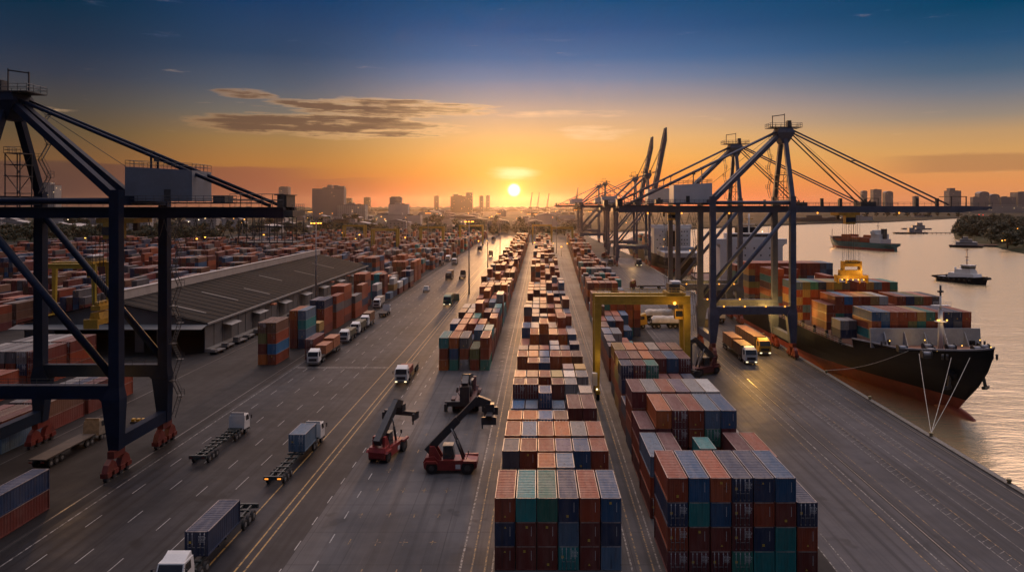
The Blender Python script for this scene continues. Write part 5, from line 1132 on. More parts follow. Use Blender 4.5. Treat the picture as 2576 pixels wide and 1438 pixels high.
# ---------------------------------------------------------------- reach stackers
RSR = M('stacker_red', (.235, .022, .020), .38, var=.2, scale=.7, dirt=(.09, .03, .02, .5)); RSB = M('boom_charcoal', (.022, .024, .030), .45, var=.3)
def stacker(label, loc, rz, boomang=48, blen=12.5, low=False, spr=0, red=None):
    red = red or RSR
    t0 = thing('reach_stacker', label, 'reach stacker', loc, rz, 'reach stackers')      # +Y forward
    m = MB(); m.prism([(-4.3, .9), (-3.9, .55), (3.9, .55), (4.4, 1.0), (4.4, 2.0), (2.2, 2.15), (-2.0, 2.15), (-2.6, 2.8), (-4.0, 2.6), (-4.4, 1.9)], -1.5, 1.5, red); m.box(-2.1, -1.5, 2.2, 4.4, 1.9, 2.25, red); m.box(1.5, 2.1, 2.2, 4.4, 1.9, 2.25, red)
    for d in (-1, 1): m.prism([(-4.3, 1.75), (-2.0, 1.75), (-2.3, 2.15), (-3.9, 2.15)], d*1.5 if d > 0 else -2.0, 2.0 if d > 0 else -1.5, red); m.prism([(-3.6, 2.2), (-1.4, 2.2), (-2.6, 4.3), (-3.4, 4.3)], d*.95-.22, d*.95+.22, red)
    m.build('body', None, t0)
    for y, r_, x in ((2.9, 1.05, 2.0), (-3.0, .95, 1.7)):
        for d in (-1, 1):
            m = MB(); m.tube((d*(x-1.0), y, r_), (d*x, y, r_), r_, 16, TYRE); m.tube((d*(x-.02), y, r_), (d*(x+.03), y, r_), r_*.5, 10, STEEL); m.build('wheel', None, t0)
    m = MB(); m.hexa([(-.85, -1.3, 2.15), (.85, -1.3, 2.15), (.85, .6, 2.15), (-.85, .6, 2.15), (-.8, -1.2, 4.3), (.8, -1.2, 4.3), (.8, .3, 4.3), (-.8, .3, 4.3)], STEEL); c = m.build('cab', None, t0)
    m = MB(); m.box(-.9, .9, -1.3, .4, 4.3, 4.42); m.build('cab_roof', M('cab_roof_pale', (.5, .4, .28), .5), c)
    m = MB()
    for d in (-1, 1): m.face([(d*.87, -1.1, 2.7), (d*.87, .45, 2.7), (d*.83, .22, 4.15), (d*.83, -1.05, 4.15)])
    m.face([(-.75, .62, 2.7), (.75, .62, 2.7), (.7, .34, 4.15), (-.7, .34, 4.15)]); m.build('window', GLASS, c)
    a = R(boomang); p0 = Vector((0, -3.1, 4.1)); dv = Vector((0, math.cos(a), math.sin(a)))
    m = MB(); m.beam(p0-dv*1.2, p0+dv*6.2, 1.15, 1.2); m.beam(p0+dv*6.0, p0+dv*(blen-1.6), .9, .95); tip = p0+dv*(blen-1.6)
    m.beam(tip-dv*.3, tip+Vector((0, 1.9, -1.0)), .95, 1.3); bo = m.build('boom', RSB, t0)
    hd = tip+Vector((0, 1.9, -1.2))
    for d in (-.62, .62):
        m = MB(); e = p0+dv*4.6; m.tube((d, 2.2, 1.9), Vector((d, 2.2, 1.9)).lerp(e+Vector((d, 0, 0)), .6), .22, 8, RSB); m.tube(Vector((d, 2.2, 1.9)).lerp(e+Vector((d, 0, 0)), .55), e+Vector((d, 0, -.3)), .13, 8, CHROME); m.build('lift_cylinder', None, t0)
    m = MB(); zt = .9 if low else hd.z-2.0
    m.box(-.7, .7, hd.y-.7, hd.y+.7, zt+.9, hd.z+.3); 
    W_ = 3.1 if spr == 0 else spr
    m.box(-W_, W_, hd.y-.45, hd.y+.45, zt+.35, zt+1.1)
    for d in (-1, 1): m.box(*sorted((d*(W_-.35), d*W_)), hd.y-1.2, hd.y+1.2, zt-.35, zt+.9); m.box(*sorted((d*(W_-.3), d*(W_-.1))), hd.y-1.15, hd.y-.95, zt-1.0, zt)
    m.build('spreader', RSB, t0)
    m = MB(); m.box(-1.5, 1.5, -4.46, -4.4, 1.1, 1.5); m.build('counterweight_plate', M('plate_white', (.5, .5, .48), .5), t0) if False else None
    m = MB(); m.box(1.52, 1.56, .9, 1.7, .8, 1.5); m.build('number_plate', HOUSEW, t0)
    m = MB(); m.beam((.9, 2.6, 2.2), (1.3, 3.0, 3.3), .08, .08, STEEL); m.box(1.1, 1.4, 2.9, 3.05, 3.2, 3.8, STEEL); m.build('mirror', None, t0)
    return t0
b = gp(1133, 1188); stacker('red reach stacker seen side-on with its boom raised to the right', (b.x, b.y+1.0, 0), R(-90), 46, 12.6)
b = gp(972, 1150); stacker('red reach stacker seen from behind with its boom raised, beside the dashes', (b.x, b.y+1, 0), R(-14), 34, 9.6)
b = gp(1172, 1038); o3 = stacker('black reach stacker facing the camera with its spreader lowered', (b.x-.2, b.y+5.5, 0), R(180), 12, 7.6, True, 3.0, M('stacker_dark_red', (.07, .012, .012), .4)); o3.scale = (1.4, 1.25, 1.3)
stacker('dark reach stacker parked to the right of the yellow yard crane', (43.5, .1035*F, 0), R(120), 40, 10, True, 0, M('stacker_maroon', (.09, .02, .02), .4))
# ---------------------------------------------------------------- light masts
POLE = M('mast_galvanised', (.22, .21, .22), .5, .3)
def mast_(label, x, k, h, group='floodlight masts', rad=1.0, lit=True, lampm=None):
    t0 = thing('light_mast', label, 'light mast', (x, k*F, 0), 0, group)
    m = MB(); m.tube((0, 0, 0), (0, 0, h), .42*rad, 8, r2=.2*rad); m.build('pole', POLE, t0)
    m = MB()
    for i in range(16): a, b = 2*math.pi*i/16, 2*math.pi*(i+1)/16; m.tube((1.9*rad*math.cos(a), 1.9*rad*math.sin(a), h-.6), (1.9*rad*math.cos(b), 1.9*rad*math.sin(b), h-.6), .12*rad, 5)
    for i in range(4): a = math.pi*i/4; m.tube((-1.9*rad*math.cos(a), -1.9*rad*math.sin(a), h-.6), (1.9*rad*math.cos(a), 1.9*rad*math.sin(a), h-.6), .08, 4)
    m.build('lamp_ring', STEEL, t0)
    if lit:
        m = MB()
        for i in range(8): a = 2*math.pi*i/8; m.ball((2.0*rad*math.cos(a), 2.0*rad*math.sin(a), h-.85), .36*rad, lampm or FLOOD, 6, (1, 1, .6))
        m.build('floodlight', None, t0)
for i, (px, pt, k_, rad, lit) in enumerate(((780, 531, .45, 1.1, 1), (795, 556, .163, 1, 1), (1077, 534, .39, 1.15, 1), (1180, 553, .1955, 1, 1), (1227, 566, .277, .8, 0), (1258, 560, .319, .8, 0), (1254, 536, .55, 1.2, 1), (1330, 537, .5, .9, 1), (1347, 537, .52, .9, 1), (1449, 527, .62, 1.3, 1), (1484, 531, .55, 1.2, 1), (1400, 560, .36, .7, 0))):
    mast_(f'tall grey floodlight mast, {nth(i+1)} from the left among the masts', xk(px, k_), k_, zk(pt, k_), rad=rad, lit=lit)
for i, (px, pt, k_) in enumerate(((217, 598, .30), (497, 600, .29), (518, 596, .31), (610, 560, .42), (665, 590, .33), (862, 585, .44), (895, 600, .40), (905, 590, .40), (1020, 597, .36), (1114, 597, .42), (1140, 613, .35), (1204, 606, .40), (1225, 605, .42), (1345, 610, .40), (1362, 620, .36), (1392, 612, .42), (1412, 620, .34), (1427, 612, .40), (1575, 560, .52), (1600, 610, .44))):
    x, h = xk(px, k_), zk(pt, k_)
    t0 = thing('street_lamp', f'{nth(i+1)} small orange street lamp among the container rows, counted from left', 'street lamp', (x, k_*F, 0), 0, 'street lamps in the yard')
    m = MB(); m.tube((0, 0, 0), (0, 0, h), .22, 6, r2=.14); m.beam((0, 0, h), (0, -1.2, h+.1), .16, .16); m.build('pole', POLE, t0)
    m = MB(); m.ball((0, -1.3, h-.1), .7, FLOOD if i % 3 else LAMPY, 6, (1, 1, .6)); m.build('lamp_head', None, t0)
# ---------------------------------------------------------------- buildings
def m_facade(name, wall, pane, px=3.2, pz=3.3, lit=.012, fill=.55):
    m, t, b, out = begin(name); v = t.n('ShaderNodeTexCoord').outputs['Object']; sp = t.n('ShaderNodeSeparateXYZ'); t.l(v, sp.inputs[0])
    u = t.m('ADD', sp.outputs[0], sp.outputs[1]); fx = t.m('FRACT', t.m('DIVIDE', u, px)); fz = t.m('FRACT', t.m('DIVIDE', sp.outputs[2], pz))
    w_ = t.m('MULTIPLY', t.m('LESS_THAN', t.m('ABSOLUTE', t.m('SUBTRACT', fx, .5)), fill/2), t.m('LESS_THAN', t.m('ABSOLUTE', t.m('SUBTRACT', fz, .5)), .24))
    n = t.noise(v, .05, 4); c = t.mix(t.m('MULTIPLY', n, .5), tuple(wall)+(1,), tuple(x*.6 for x in wall)+(1,)); c = t.mix(t.m('MULTIPLY', w_, .75), c, tuple(pane)+(1,))
    cb = t.n('ShaderNodeCombineXYZ'); t.l(t.m('FLOOR', t.m('DIVIDE', u, px)), cb.inputs[0]); t.l(t.m('FLOOR', t.m('DIVIDE', sp.outputs[2], pz)), cb.inputs[1]); wn = t.n('ShaderNodeTexWhiteNoise', noise_dimensions='2D'); t.l(cb.outputs[0], wn.inputs[0])
    t.l(c, b.inputs['Base Color']); b.inputs['Roughness'].default_value = .6
    b.inputs['Emission Color'].default_value = (1, .66, .3, 1); t.l(t.m('MULTIPLY', t.m('MULTIPLY', w_, t.m('LESS_THAN', wn.outputs[0], lit)), 1.6), b.inputs['Emission Strength']); m.cycles.emission_sampling = 'NONE'
    return m
FT = m_facade('tower_facade', (.30, .28, .28), (.05, .055, .065), 4.2, 3.4, .004); FP = m_facade('pale_facade', (.42, .39, .36), (.08, .08, .09), 6, 4.2, .02, .4); FD = m_facade('dark_facade', (.12, .105, .10), (.03, .03, .035), 5, 3.6, .02); PLAIN = M('pale_cladding', (.5, .47, .44), .6, var=.12, scale=.05, dirt=(.3, .25, .2, .4)); SHED = M('shed_roof', (.30, .28, .27), .55, var=.2, scale=.05, dirt=(.14, .11, .09, .5)); SHEDD = M('shed_roof_dark', (.10, .085, .08), .6, var=.25, scale=.05)
def block(label, x0, x1, pt, k_, mat=None, dep=.6, steps=(), cat='building', group='city buildings beyond the port', roof='flat', k2=None):
    xa, xb = xk(x0, k_), xk(x1, k_); z = zk(pt, k_); W = xb-xa; D = max(10, W*dep)
    t0 = thing('building', label, cat, ((xa+xb)/2, k_*F, 0), 0, group); mat = mat or FT
    m = MB(); m.box(-W/2, W/2, 0, D, 0, z, mat); m.build('wall', None, t0)
    if roof == 'flat':
        m = MB(); m.box(-W/2-.3, W/2+.3, -.3, D+.3, z, z+.9, SHEDD); m.box(-W*.2, W*.08, D*.3, D*.6, z+.9, z+.9+min(6, 2+W*.03), mat); m.box(W*.2, W*.33, D*.2, D*.5, z+.9, z+2.6, SHEDD); m.build('roof', None, t0)
    elif roof == 'gable':
        m = MB(); h = W*.06+1.5; m.prism([(-W/2-.8, z), (W/2+.8, z), (0, z+h)], -.8, D+.8, SHED, axis='y'); m.build('roof', None, t0)
    elif roof == 'round':
        m = MB(); m.prism([(W/2*math.cos(math.pi*i/8), z+W*.22*math.sin(math.pi*i/8)) for i in range(9)], .5, D-.5, mat, axis='y'); m.build('roof', None, t0)
    for (a, b, p) in steps:
        m = MB(); zz = zk(p, k_); u0, u1 = xk(a, k_)-(xa+xb)/2, xk(b, k_)-(xa+xb)/2; m.box(u0, u1, D*.15, D*.8, z+.95, zz, mat); m.build('tower_block', None, t0)
    return t0
block('wide grey apartment slab with stepped roof line left of the sun', 785, 865, 475, 1.5, FT, .3, ((822, 833, 465), (838, 850, 466), (848, 864, 468)))
block('slim striped tower beside the left crane boom end', 701, 725, 471, 1.9, FT, .8, ((703, 723, 469), ))
block('pale cube building behind the left crane legs', 98, 137, 466, 1.2, FP, .7, ((100, 124, 459), ))
block('grey box building above the white factory', 980, 1009, 497, 1.35, FT, .6, ((983, 1006, 494), ))
block('white square factory block below the grey box building', 977, 1026, 514, 1.12, PLAIN, .5)
block('large pale windowless factory left of the white block', 849, 918, 515, 1.2, FP, .5)
block('long white warehouse with flat roof in front of the city', 945, 1058, 542, .88, PLAIN, .25)
block('pale warehouse with lit sign behind the container field', 812, 893, 552, .82, FP, .3)
block('twin hazy tower cluster just left of the sun', 1133, 1188, 494, 2.3, FD, .3, ((1140, 1152, 488), (1172, 1188, 484)))
block('hazy narrow tower between the white factory and the twin towers', 1092, 1103, 493, 2.5, FD, .8)
block('faint low tower right of the twin towers', 1206, 1216, 493, 2.6, FD, .8)
block('faint flat block closest to the sun on its left', 1222, 1232, 492, 2.7, FD, .8)
block('low hazy block right of the apartment slab', 915, 930, 497, 2.6, FD, .8)
block('low hazy roofs beside the apartment slab', 868, 884, 499, 2.8, FD, .8)
for i, (a, b, p, rf) in enumerate(((2169, 2182, 482, 'round'), (2197, 2218, 477, 'flat'), (2227, 2247, 485, 'round'), (2300, 2312, 494, 'flat'), (2388, 2418, 480, 'flat'), (2448, 2464, 496, 'flat'), (2464, 2489, 487, 'round'), (2491, 2515, 493, 'round'), (2518, 2556, 496, 'flat'), (2561, 2600, 484, 'flat'))):
    block(f'blue grey tower on the right skyline, {nth(i+1)} from left', a, b, p, 2.4, FT, .8, ((2392, 2405, 473), ) if a == 2388 else (), group='towers on the right skyline', roof=rf)
block('long white waterside shed right of the sun', 1357, 1448, 541, .92, PLAIN, .3)
block('low white shed left of the waterside shed', 1290, 1352, 556, .84, PLAIN, .25, roof='gable')
block('white river terminal hall across the water', 2140, 2195, 545, 1.12, PLAIN, .3)
block('grey shed on the far bank right of the terminal hall', 2300, 2345, 541, 1.45, FP, .3)
block('long low brown shed on the far bank behind the gantry boom', 1990, 2130, 548, 1.06, FD, .2)
block('elevated roadway viaduct on the far right bank', 2400, 2700, 518, 2.2, FP, .03)
r2 = random.Random(21); n = 0
spots = []
for _ in range(900):
    k_ = r2.choice((.62, .68, .75, .82, .9, 1.0, 1.1, 1.25, 1.45, 1.7, 2.0, 2.3)); px = r2.uniform(-60, 1480); w_ = r2.uniform(24, 90)/(k_+.35)
    if any(abs(px-q)*1.0 < (w_+w2)*.55 and abs(k_-k2) < .06 for q, w2, k2 in spots): continue
    if xk(px+w_, k_) > (60 if k_ < .72 else 150 if k_ < .85 else 9999) or len(spots) > 125: continue
    spots.append((px, w_, k_))
spots.sort()
for i, (px, w_, k_) in enumerate(spots):
    zt_ = r2.uniform(6, 13) if r2.random() < .8 else r2.uniform(14, 26)
    block(f'{r2.choice(("low pale shed", "grey low-rise building", "small white building", "brown low building"))} among the city roofs, {nth(i+1)} from left', px-w_/2, px+w_/2, HY+(H-zt_)/k_, k_, r2.choice((FP, FD, FD, PLAIN, FT)), r2.uniform(.3, .9), group='low buildings beyond the container field', roof=r2.choice(('gable', 'gable', 'flat')))
# lights of the city: small lamps on poles
for i in range(64):
    k_ = r2.choice((.6, .7, .8, .9, 1.1, 1.4)); px = r2.uniform(150, 1420); x = xk(px, k_)
    h = r2.uniform(14, 24)
    t0 = thing('street_lamp', f'tiny glowing street lamp among the distant city roofs left of the quay', 'street lamp', (x, k_*F-6, 0), 0, 'tiny city street lamps')
    m = MB(); m.tube((0, 0, 0), (0, 0, h), .2, 5); m.build('pole', POLE, t0); m = MB(); m.ball((0, 0, h), r2.uniform(.6, 1.05)*(k_+.25), r2.choice((FLOOD, LAMPW, LAMPY)), 6, (1, 1, .7)); m.build('lamp_head', None, t0)
for i, (px, py, k_, mt) in enumerate(((2447, 553, 1.35, LAMPR), (2461, 549, 1.35, LAMPR), (2463, 540, 1.5, LAMPR), (2490, 548, 1.5, LAMPR), (2520, 549, 1.4, LAMPY), (2436, 551, 1.4, LAMPW), (2473, 541, 1.6, LAMPR))):
    t0 = thing('street_lamp', f'tiny {"red" if mt is LAMPR else "white"} shore lamp across the river at the far right, {nth(i+1)} from left', 'street lamp', (xk(px, k_), k_*F, 0), 0, 'shore lamps at the far right')
    h = max(3, zk(py, k_)); m = MB(); m.tube((0, 0, 0), (0, 0, h), .3, 5); m.build('pole', POLE, t0); m = MB(); m.ball((0, 0, h), 1.5, mt, 6); m.build('lamp_head', None, t0)
# ---------------------------------------------------------------- trees
def m_leaf():
    m, t, b, out = begin('foliage'); v = t.n('ShaderNodeTexCoord').outputs['Object']; oi = t.n('ShaderNodeObjectInfo')
    n = t.noise(v, .35, 4); c = t.mix(t.sstep(n, .35, .65), (.010, .021, .008, 1), (.034, .050, .016, 1)); c = t.mix(t.m('MULTIPLY', oi.outputs['Random'], .4), c, (.05, .045, .018, 1)); t.l(c, b.inputs['Base Color']); b.inputs['Roughness'].default_value = .7; return m
LEAF = m_leaf(); BARK = M('bark', (.05, .036, .025), .9)
def tree_parts(seed, h, w_, n):
    r_ = random.Random(seed); tr = MB(); tr.tube((0, 0, 0), (0, 0, h*.45), .035*h, 7, r2=.02*h); cl = []
    for i in range(9):
        a = r_.uniform(0, 6.28); d = r_.uniform(.15, .8)*w_; z = h*r_.uniform(.24, .84); e = Vector((d*math.cos(a), d*math.sin(a), z)); tr.tube((0, 0, h*r_.uniform(.25, .42)), e, .014*h, 5, r2=.005*h); cl.append((e, r_.uniform(.22, .42)*w_))
    cl.append((Vector((0, 0, h*.86)), .34*w_)); cr = MB()
    for i in range(n):
        c, rad = r_.choice(cl); d = Vector((r_.gauss(0, 1), r_.gauss(0, 1), r_.gauss(0, .8))).normalized()*rad*r_.uniform(.55, 1.08); p = c+d
        if p.z < h*.08: continue
        a = Vector((r_.gauss(0, 1), r_.gauss(0, 1), r_.gauss(0, 1))).normalized(); b_ = a.cross(d.normalized()+Vector((.01, .02, .03))).normalized(); s_ = r_.uniform(.25, .55)*w_*.16
        cr.face([p-a*s_, p+b_*s_*.8, p+a*s_, p-b_*s_*.8])
    cr.mats = [LEAF]; tr.mats = [BARK]
    return tr.mesh('trunk'), cr.mesh('crown', fix=False)
KINDS = [tree_parts(3, 12, 7.0, 1700), tree_parts(8, 10, 7.6, 1700), tree_parts(15, 14, 6.6, 1700)]
def tree(label, x, y, z, s, i, group):
    t0 = thing('tree', label, 'tree', (x, y, z), r2.uniform(0, 6.28), group); t0.scale = (s*r2.uniform(.85, 1.25), s*r2.uniform(.85, 1.25), s)
    a, b = KINDS[i % 3]; link('trunk', a, t0); link('crown', b, t0)
bl = []
for px in range(-20, 1345, 11):
    if r2.random() < .15: continue
    k_ = r2.uniform(.555, .66); bl.append((px+r2.uniform(-8, 8), k_))
for px in range(-40, 560, 9):
    bl.append((px+r2.uniform(-6, 6), r2.uniform(.44, .56)))
for _ in range(46):
    bl.append((r2.uniform(100, 1400), r2.uniform(.7, 1.1)))
for px in range(1240, 1460, 18): bl.append((px, r2.uniform(.56, .62)))
for px in range(2100, 2420, 26): bl.append((px, r2.uniform(1.40, 1.5)))
bl = [q for q in bl if xk(q[0], q[1]) < 56 or q[1] > .95]
bl.sort()
for i, (px, k_) in enumerate(bl):
    tree(f'dark leafy tree in the belt beyond the containers, {nth(i+1)} from left', xk(px, k_), k_*F, 0, r2.uniform(.9, 1.5)*(1 if k_ < .66 else 1.25), i, 'trees beyond the container field')
# wooded bank on the right
bank = [gp(2396, 587, ZW), gp(2400, 602, ZW), gp(2440, 611, ZW), gp(2483, 618, ZW), gp(2576, 640, ZW), gp(2720, 665, ZW), gp(2950, 660, ZW), gp(2950, 552, ZW), gp(2600, 553, ZW), gp(2520, 560, ZW), gp(2440, 572, ZW)]
cx = sum((p.x for p in bank))/len(bank); cy = sum((p.y for p in bank))/len(bank); m = MB(); cen = Vector((cx, cy, 0)); rows = []
for f_, z in ((1, -6), (.985, ZW+1), (.93, 1.5), (.7, 4), (.35, 7), (.02, 8)): rows.append([cen+(Vector((p.x, p.y, 0))-cen)*f_+Vector((0, 0, z)) for p in bank])
m.grid(rows, M('bank_undergrowth', (.012, .02, .009), .9, var=.5, scale=.06, spec=.1), closed=True); struct(m.build('wooded_bank'))
def inside(x, y):
    c = False; n_ = len(bank)
    for a in range(n_):
        p, q = bank[a], bank[(a+1) % n_]
        if (p.y > y) != (q.y > y) and x < (q.x-p.x)*(y-p.y)/(q.y-p.y)+p.x: c = not c
    return c
got = []
for _ in range(4000):
    k_ = r2.uniform(.36, .9); px = r2.uniform(2385, 2640); x, y = xk(px, k_), k_*F
    if inside(x, y) and all((x-a)**2+(y-b)**2 > 11.5**2 for a, b in got): got.append((x, y))
    if len(got) > 110: break
got.sort(key=lambda q: q[0]/q[1])
for i, (x, y) in enumerate(got):
    f_ = 1-max(0, 0); d = min(1, (Vector((x, y, 0))-cen).length/260); tree(f'dark green tree on the wooded river bank at right, {nth(i+1)} from left', x, y, 6.5*(1-d)-1.5, r2.uniform(1.2, 1.9), i, 'trees on the wooded bank')
for i, (px, py, k_) in enumerate(((2533, 588, .47), (2540, 604, .44), (2521, 628, .41), (2560, 575, .5), (2528, 620, .415))):
    t0 = thing('street_lamp', f'small warm lamp glowing among the trees of the wooded bank, {nth(i+1)} of five', 'street lamp', (xk(px, k_), k_*F, 3), 0, 'lamps on the wooded bank')
    h = max(4, zk(py, k_)-3); m = MB(); m.tube((0, 0, 0), (0, 0, h), .15, 5); m.build('pole', POLE, t0); m = MB(); m.ball((0, 0, h), .6, FLOOD, 6); m.build('lamp_head', None, t0)
# far woods along the horizon, one mass
m = MB()
for i in range(900):
    k_ = r2.uniform(2.6, 4.2); px = r2.uniform(-200, 2900); x, y = xk(px, k_), k_*F; h = r2.uniform(8, 22); w_ = r2.uniform(25, 80)
    m.ball((x, y, h*.3), 1, LEAF, 6, (w_, 18, h))
tag(m.build('far_woods', None, fix=False), 'hazy belt of far woods and roofs along the horizon', 'woods', None, 'stuff')
# ---------------------------------------------------------------- haze
hz = MB(); hz.box(-9100, 9100, -320, 9100, ZW-14, 128); ho = hz.build('haze'); ho['kind'] = 'stuff'
mh = bpy.data.materials.new('haze_air'); mh.use_nodes = True; t = NT(mh.node_tree); o_ = t.n('ShaderNodeOutputMaterial'); pv = t.n('ShaderNodeVolumePrincipled')
pv.inputs['Color'].default_value = (.95, .78, .68, 1); pv.inputs['Density'].default_value = .000016; pv.inputs['Anisotropy'].default_value = .84; t.l(pv.outputs[0], o_.inputs['Volume']); ho.data.materials.append(mh)
# ---------------------------------------------------------------- which containers show, and how large
def place_containers():
    V, Fc = [], []
    for b in BOX:
        n = len(V); hx, hy = b['w']/2, b['L']/2; x, y, z = b['x'], b['y'], b['z']
        V += [(x-hx, y-hy, z), (x+hx, y-hy, z), (x+hx, y+hy, z), (x-hx, y+hy, z), (x-hx, y-hy, z+b['h']), (x+hx, y-hy, z+b['h']), (x+hx, y+hy, z+b['h']), (x-hx, y+hy, z+b['h'])]
        Fc += [(n+3, n+2, n+1, n), (n+4, n+5, n+6, n+7), (n, n+1, n+5, n+4), (n+1, n+2, n+6, n+5), (n+2, n+3, n+7, n+6), (n+3, n, n+4, n+7)]
    tree = BVHTree.FromPolygons(V, Fc); org = Vector((0, 0, H)); cnt = [0]*len(BOX)
    step = 4
    for py in range(560, 1438, step):
        for px in range(2, 2576, step):
            hit = tree.ray_cast(org, Vector((px-VX, F, -(py-HY))).normalized())
            if hit[2] is not None: cnt[hit[2]//6] += 1
    for b, c in zip(BOX, cnt): b['vis'] = c
    order = sorted(range(len(BOX)), key=lambda i: -cnt[i])
    chosen = [i for i in order[:284] if cnt[i] > 2]
    chosen_set = set(chosen)
    # ---- meshes, one per length and kind of end
    cache = {}
    def wave(m, a, b, n, depth, horizontal, mat, zz=None, y=None, x=None):
        pass
    def sim(L, w, h):
        key = ('s', round(L, 2), round(w, 2), round(h, 2))
        if key in cache: return cache[key]
        m = MB(); hx, hy = w/2, L/2; r = .09
        m.box(-hx, hx, -hy, hy, 0, h-.05, CP)
        m.face([(-hx+r, -hy+r, h-.03), (hx-r, -hy+r, h-.03), (hx-r, hy-r, h-.03), (-hx+r, hy-r, h-.03)], CR)
        for q in ((-hx, -hx+r, -hy, hy), (hx-r, hx, -hy, hy), (-hx+r, hx-r, -hy, -hy+r), (-hx+r, hx-r, hy-r, hy)): m.box(*q, h-.055, h, CL)
        cache[key] = m.mesh('container'); return cache[key]
    def body(L, w, h):
        key = ('b', round(L, 2), round(w, 2), round(h, 2))
        if key in cache: return cache[key]
        m = MB(); hx, hy = w/2, L/2; n = int(L/.28)//2*2; d = .045
        for s in (-1, 1):                                     # folded side walls
            pts = []
            for q in range(n+1):
                yy = -hy+.1+(L-.2)*q/n; o_ = s*(hx-.03-(d if (q//1) % 2 else 0)); pts.append((o_, yy))
            for a, b_ in zip(pts[:-1], pts[1:]): m.face([(a[0], a[1], .12), (b_[0], b_[1], .12), (b_[0], b_[1], h-.1), (a[0], a[1], h-.1)], CP)
        for s in (-1, 1):
            m.box(s*hx-.06, s*hx+.06, -hy+.1, hy-.1, 0, .14, CP); m.box(s*hx-.05, s*hx+.05, -hy+.1, hy-.1, h-.12, h-.01, CL)
            m.box(-hx+.06, hx-.06, s*(hy-.06)-.06, s*(hy-.06)+.06, 0, .12, CP); m.box(-hx+.06, hx-.06, s*(hy-.06)-.06, s*(hy-.06)+.06, h-.12, h-.01, CL)
            for u in (-1, 1): m.box(u*hx-.07, u*hx+.07, s*(hy-.07)-.07, s*(hy-.07)+.07, .0, h, CP)
        m.face([(-hx, -hy, .06), (hx, -hy, .06), (hx, hy, .06), (-hx, hy, .06)], CP)
        m.box(-hx+.08, hx-.08, hy-.1, hy-.05, .1, h-.1, CP)
        cache[key] = m.mesh('container_body'); return cache[key]
    def roof(L, w, h):
        key = ('r', round(L, 2), round(w, 2), round(h, 2))
        if key in cache: return cache[key]
        m = MB(); hx, hy = w/2-.06, L/2-.12; n = int(L/.55); rows = []
        for q in range(n+1):
            ya = -hy+2*hy*q/n; st = 2*hy/n
            for f_, zz in ((0, 0), (.35, 0), (.5, .06), (.85, .06)):
                if q == n and f_ > 0: break
                rows.append([(-hx, ya+st*f_, h-.09+zz), (hx, ya+st*f_, h-.09+zz)])
        m.grid(rows, CR, smooth=False); cache[key] = m.mesh('container_roof'); return cache[key]
    def endwall(w, h, kind):
        key = ('e', round(w, 2), round(h, 2), kind)
        if key in cache: return cache[key]
        m = MB(); hx = w/2-.07; n = 12 if kind == 'c' else 8; d = .07 if kind == 'c' else .025; pts = []
        for q in range(n*2+1): pts.append((-hx+2*hx*q/(n*2), -(d if q % 2 else 0)))
        for a, b_ in zip(pts[:-1], pts[1:]): m.face([(a[0], a[1], .12), (b_[0], b_[1], .12), (b_[0], b_[1], h-.12), (a[0], a[1], h-.12)], CP)
        cache[key] = m.mesh('end_wall'); return cache[key]
    def door(w, h):
        key = ('d', round(w, 2), round(h, 2))
        if key in cache: return cache[key]
        m = MB(); d = w/2-.09
        m.box(0, d, -.05, 0, .13, h-.13, CP)
        for f_ in (.28, .5, .72): m.box(.08, d-.08, -.07, -.051, h*f_-.13, h*f_+.13, CP)
        cache[key] = m.mesh('door'); return cache[key]
    def rod(h):
        key = ('rod', round(h, 2))
        if key in cache: return cache[key]
        m = MB(); m.tube((0, -.10, .1), (0, -.10, h-.1), .028, 6, RODM)
        for z in (.25, h*.5, h-.3): m.box(-.07, .07, -.12, -.07, z-.05, z+.05, RODM)
        m.box(-.03, .32, -.13, -.09, h*.36, h*.36+.05, RODM)
        cache[key] = m.mesh('lock_rod'); return cache[key]
    def decal(kind):
        if kind in cache: return cache[kind]
        m = MB()
        if kind == 'bar': m.box(-.022, .022, -.09, -.075, 0, 1.15, DECALW)
        elif kind == 'sym':
            m.prism([(-.13, 0), (.13, 0), (0, .24)], -.095, -.08, DECALY, axis='y')
        elif kind == 'plate': m.box(-.14, .14, -.095, -.08, 0, .12, DECALY); m.box(-.14, .14, -.095, -.08, .15, .27, DECALY)
        else:
            for i_ in range(5):
                u = 0
                while u < .75:
                    l_ = rnd.uniform(.05, .16); m.box(u, u+l_, -.088, -.076, -i_*.17, -i_*.17+.07, DECALW); u += l_+.06
        cache[kind] = m.mesh('lettering'); return cache[kind]
    TW = {0: 'bottom tier', 1: 'second tier', 2: 'third tier', 3: 'fourth tier', 4: 'fifth tier'}
    nrow = {}
    for b in BOX: nrow.setdefault(b['block'], set()).add(b['row'])
    used = {}
    for i in chosen:
        b = BOX[i]; L, w_, h = b['L'], b['w'], b['h']
        tw = TW[b['tier']] if b['tier'] < b['nt']-1 or b['nt'] == 1 else 'top tier'
        if b['nt'] == 1: tw = 'single tier'
        cw = {1: 'leftmost column', b['nc']: 'rightmost column'}.get(b['col'], nth(b['col'])+' column from left')
        rows_ = sorted(nrow[b['block']]); rw = rows_.index(b['row'])
        rw = 'front row' if rw == 0 else nth(rw+1)+' row'
        lab = b.get('label') or f"{b['c']} container, {tw}, {cw}, {rw}, {b['block']}"
        used[lab] = used.get(lab, 0)+1
        grp = b.get('group') or 'shipping containers stacked in the yard'
        col = CN[b['c']]; jit = rnd.uniform(.85, 1.15); oc = (col[0]*jit, col[1]*jit, col[2]*jit, 1)
        if b['vis'] < 46:
            o = link('shipping_container', sim(L, w_, h), None, (b['x'], b['y'], b['z'])); o.color = oc; tag(o, lab, 'container', grp); continue
        root = thing('shipping_container', lab, 'container', (b['x'], b['y'], b['z']), 0, grp)
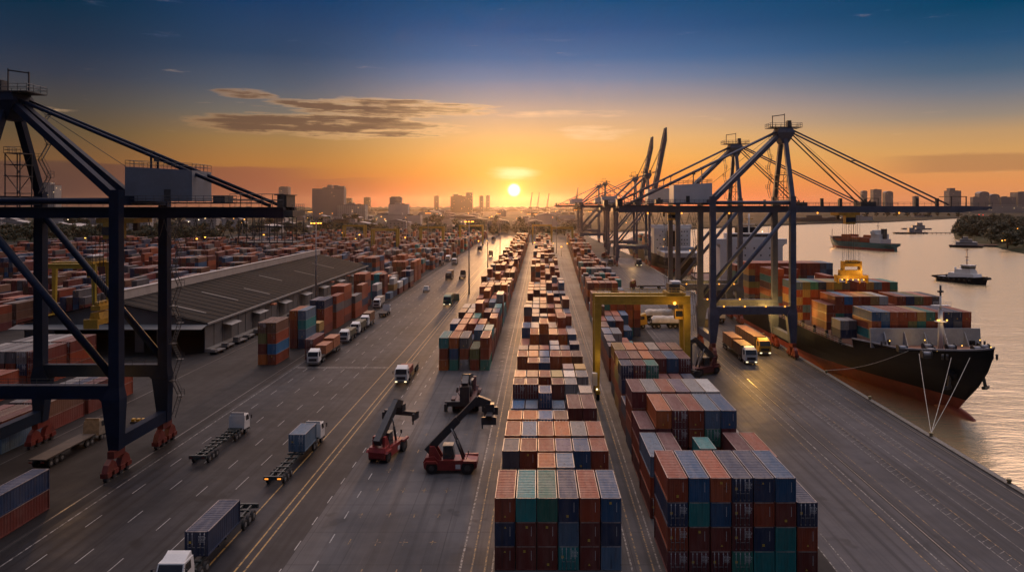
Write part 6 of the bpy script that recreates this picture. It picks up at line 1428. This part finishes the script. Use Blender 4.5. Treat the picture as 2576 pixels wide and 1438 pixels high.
        def kid(name, me, par, loc=(0, 0, 0), sx=1):
            o = link(name, me, par, loc); o.color = oc; o.scale = (sx, 1, 1); return o
        kid('body', body(L, w_, h), root); kid('roof', roof(L, w_, h), root)
        end = b['end'] or rnd.choice('bbbcd'); ye = -L/2+.04
        if end == 'd':
            for s in (-1, 1):
                dr = kid('door', door(w_, h), root, (s*(-w_/2+.09) if s > 0 else w_/2-.09, ye, 0), 1 if s > 0 else -1)
                for xo in (.28, .78): kid('lock_rod', rod(h), dr, (xo, -.0, 0))
            kid('lettering', decal('txt'), root, (.25, ye, h*.8))
            if rnd.random() < .6: kid('warning_label', decal('plate'), root, (-.75, ye, h*.52))
        else:
            kid('end_wall', endwall(w_, h, end), root, (0, ye+.02, 0))
            if end == 'b':
                kid('vent_strip', decal('bar'), root, (w_*.28, ye, h*.42))
                if rnd.random() < .6: kid('warning_label', decal(rnd.choice(('sym', 'plate'))), root, (rnd.uniform(-.2, .1), ye, h*rnd.choice((.2, .75))))
    dups = [k_ for k_, n_ in used.items() if n_ > 1]
    if dups: print('SAME LABELS', len(dups), dups[:4])
    # ---- the rest in one object
    m = MB(); m.mats = [SP, SR]; cols = []
    for i, b in enumerate(BOX):
        if i in chosen_set or b.get('skip'): continue
        if b['vis'] == 0 and b['tier'] < b['nt']-1 and 1 < b['col'] < b['nc'] and b['nt'] > 1: continue
        hx, hy = b['w']/2, b['L']/2; x, y, z = b['x'], b['y'], b['z']
        s0 = len(m.f); m.box(x-hx, x+hx, y-hy, y+hy, z, z+b['h']); m.mi[s0+1] = 1
        c = CN[b['c']]; j = rnd.uniform(.8, 1.2); cols += [(c[0]*j, c[1]*j, c[2]*j, 1)]*24
    me = m.mesh('container_stacks', fix=False)
    at = me.attributes.new('paint', 'FLOAT_COLOR', 'CORNER'); at.data.foreach_set('color', [q for c in cols for q in c])
    o = link('container_stacks', me); tag(o, 'distant rows of stacked shipping containers filling the yard', 'containers', None, 'stuff')
    print('containers', len(BOX), 'individual', len(chosen), 'smallest', cnt[chosen[-1]], 'detailed', sum(1 for i in chosen if cnt[i] >= 46))
place_containers()
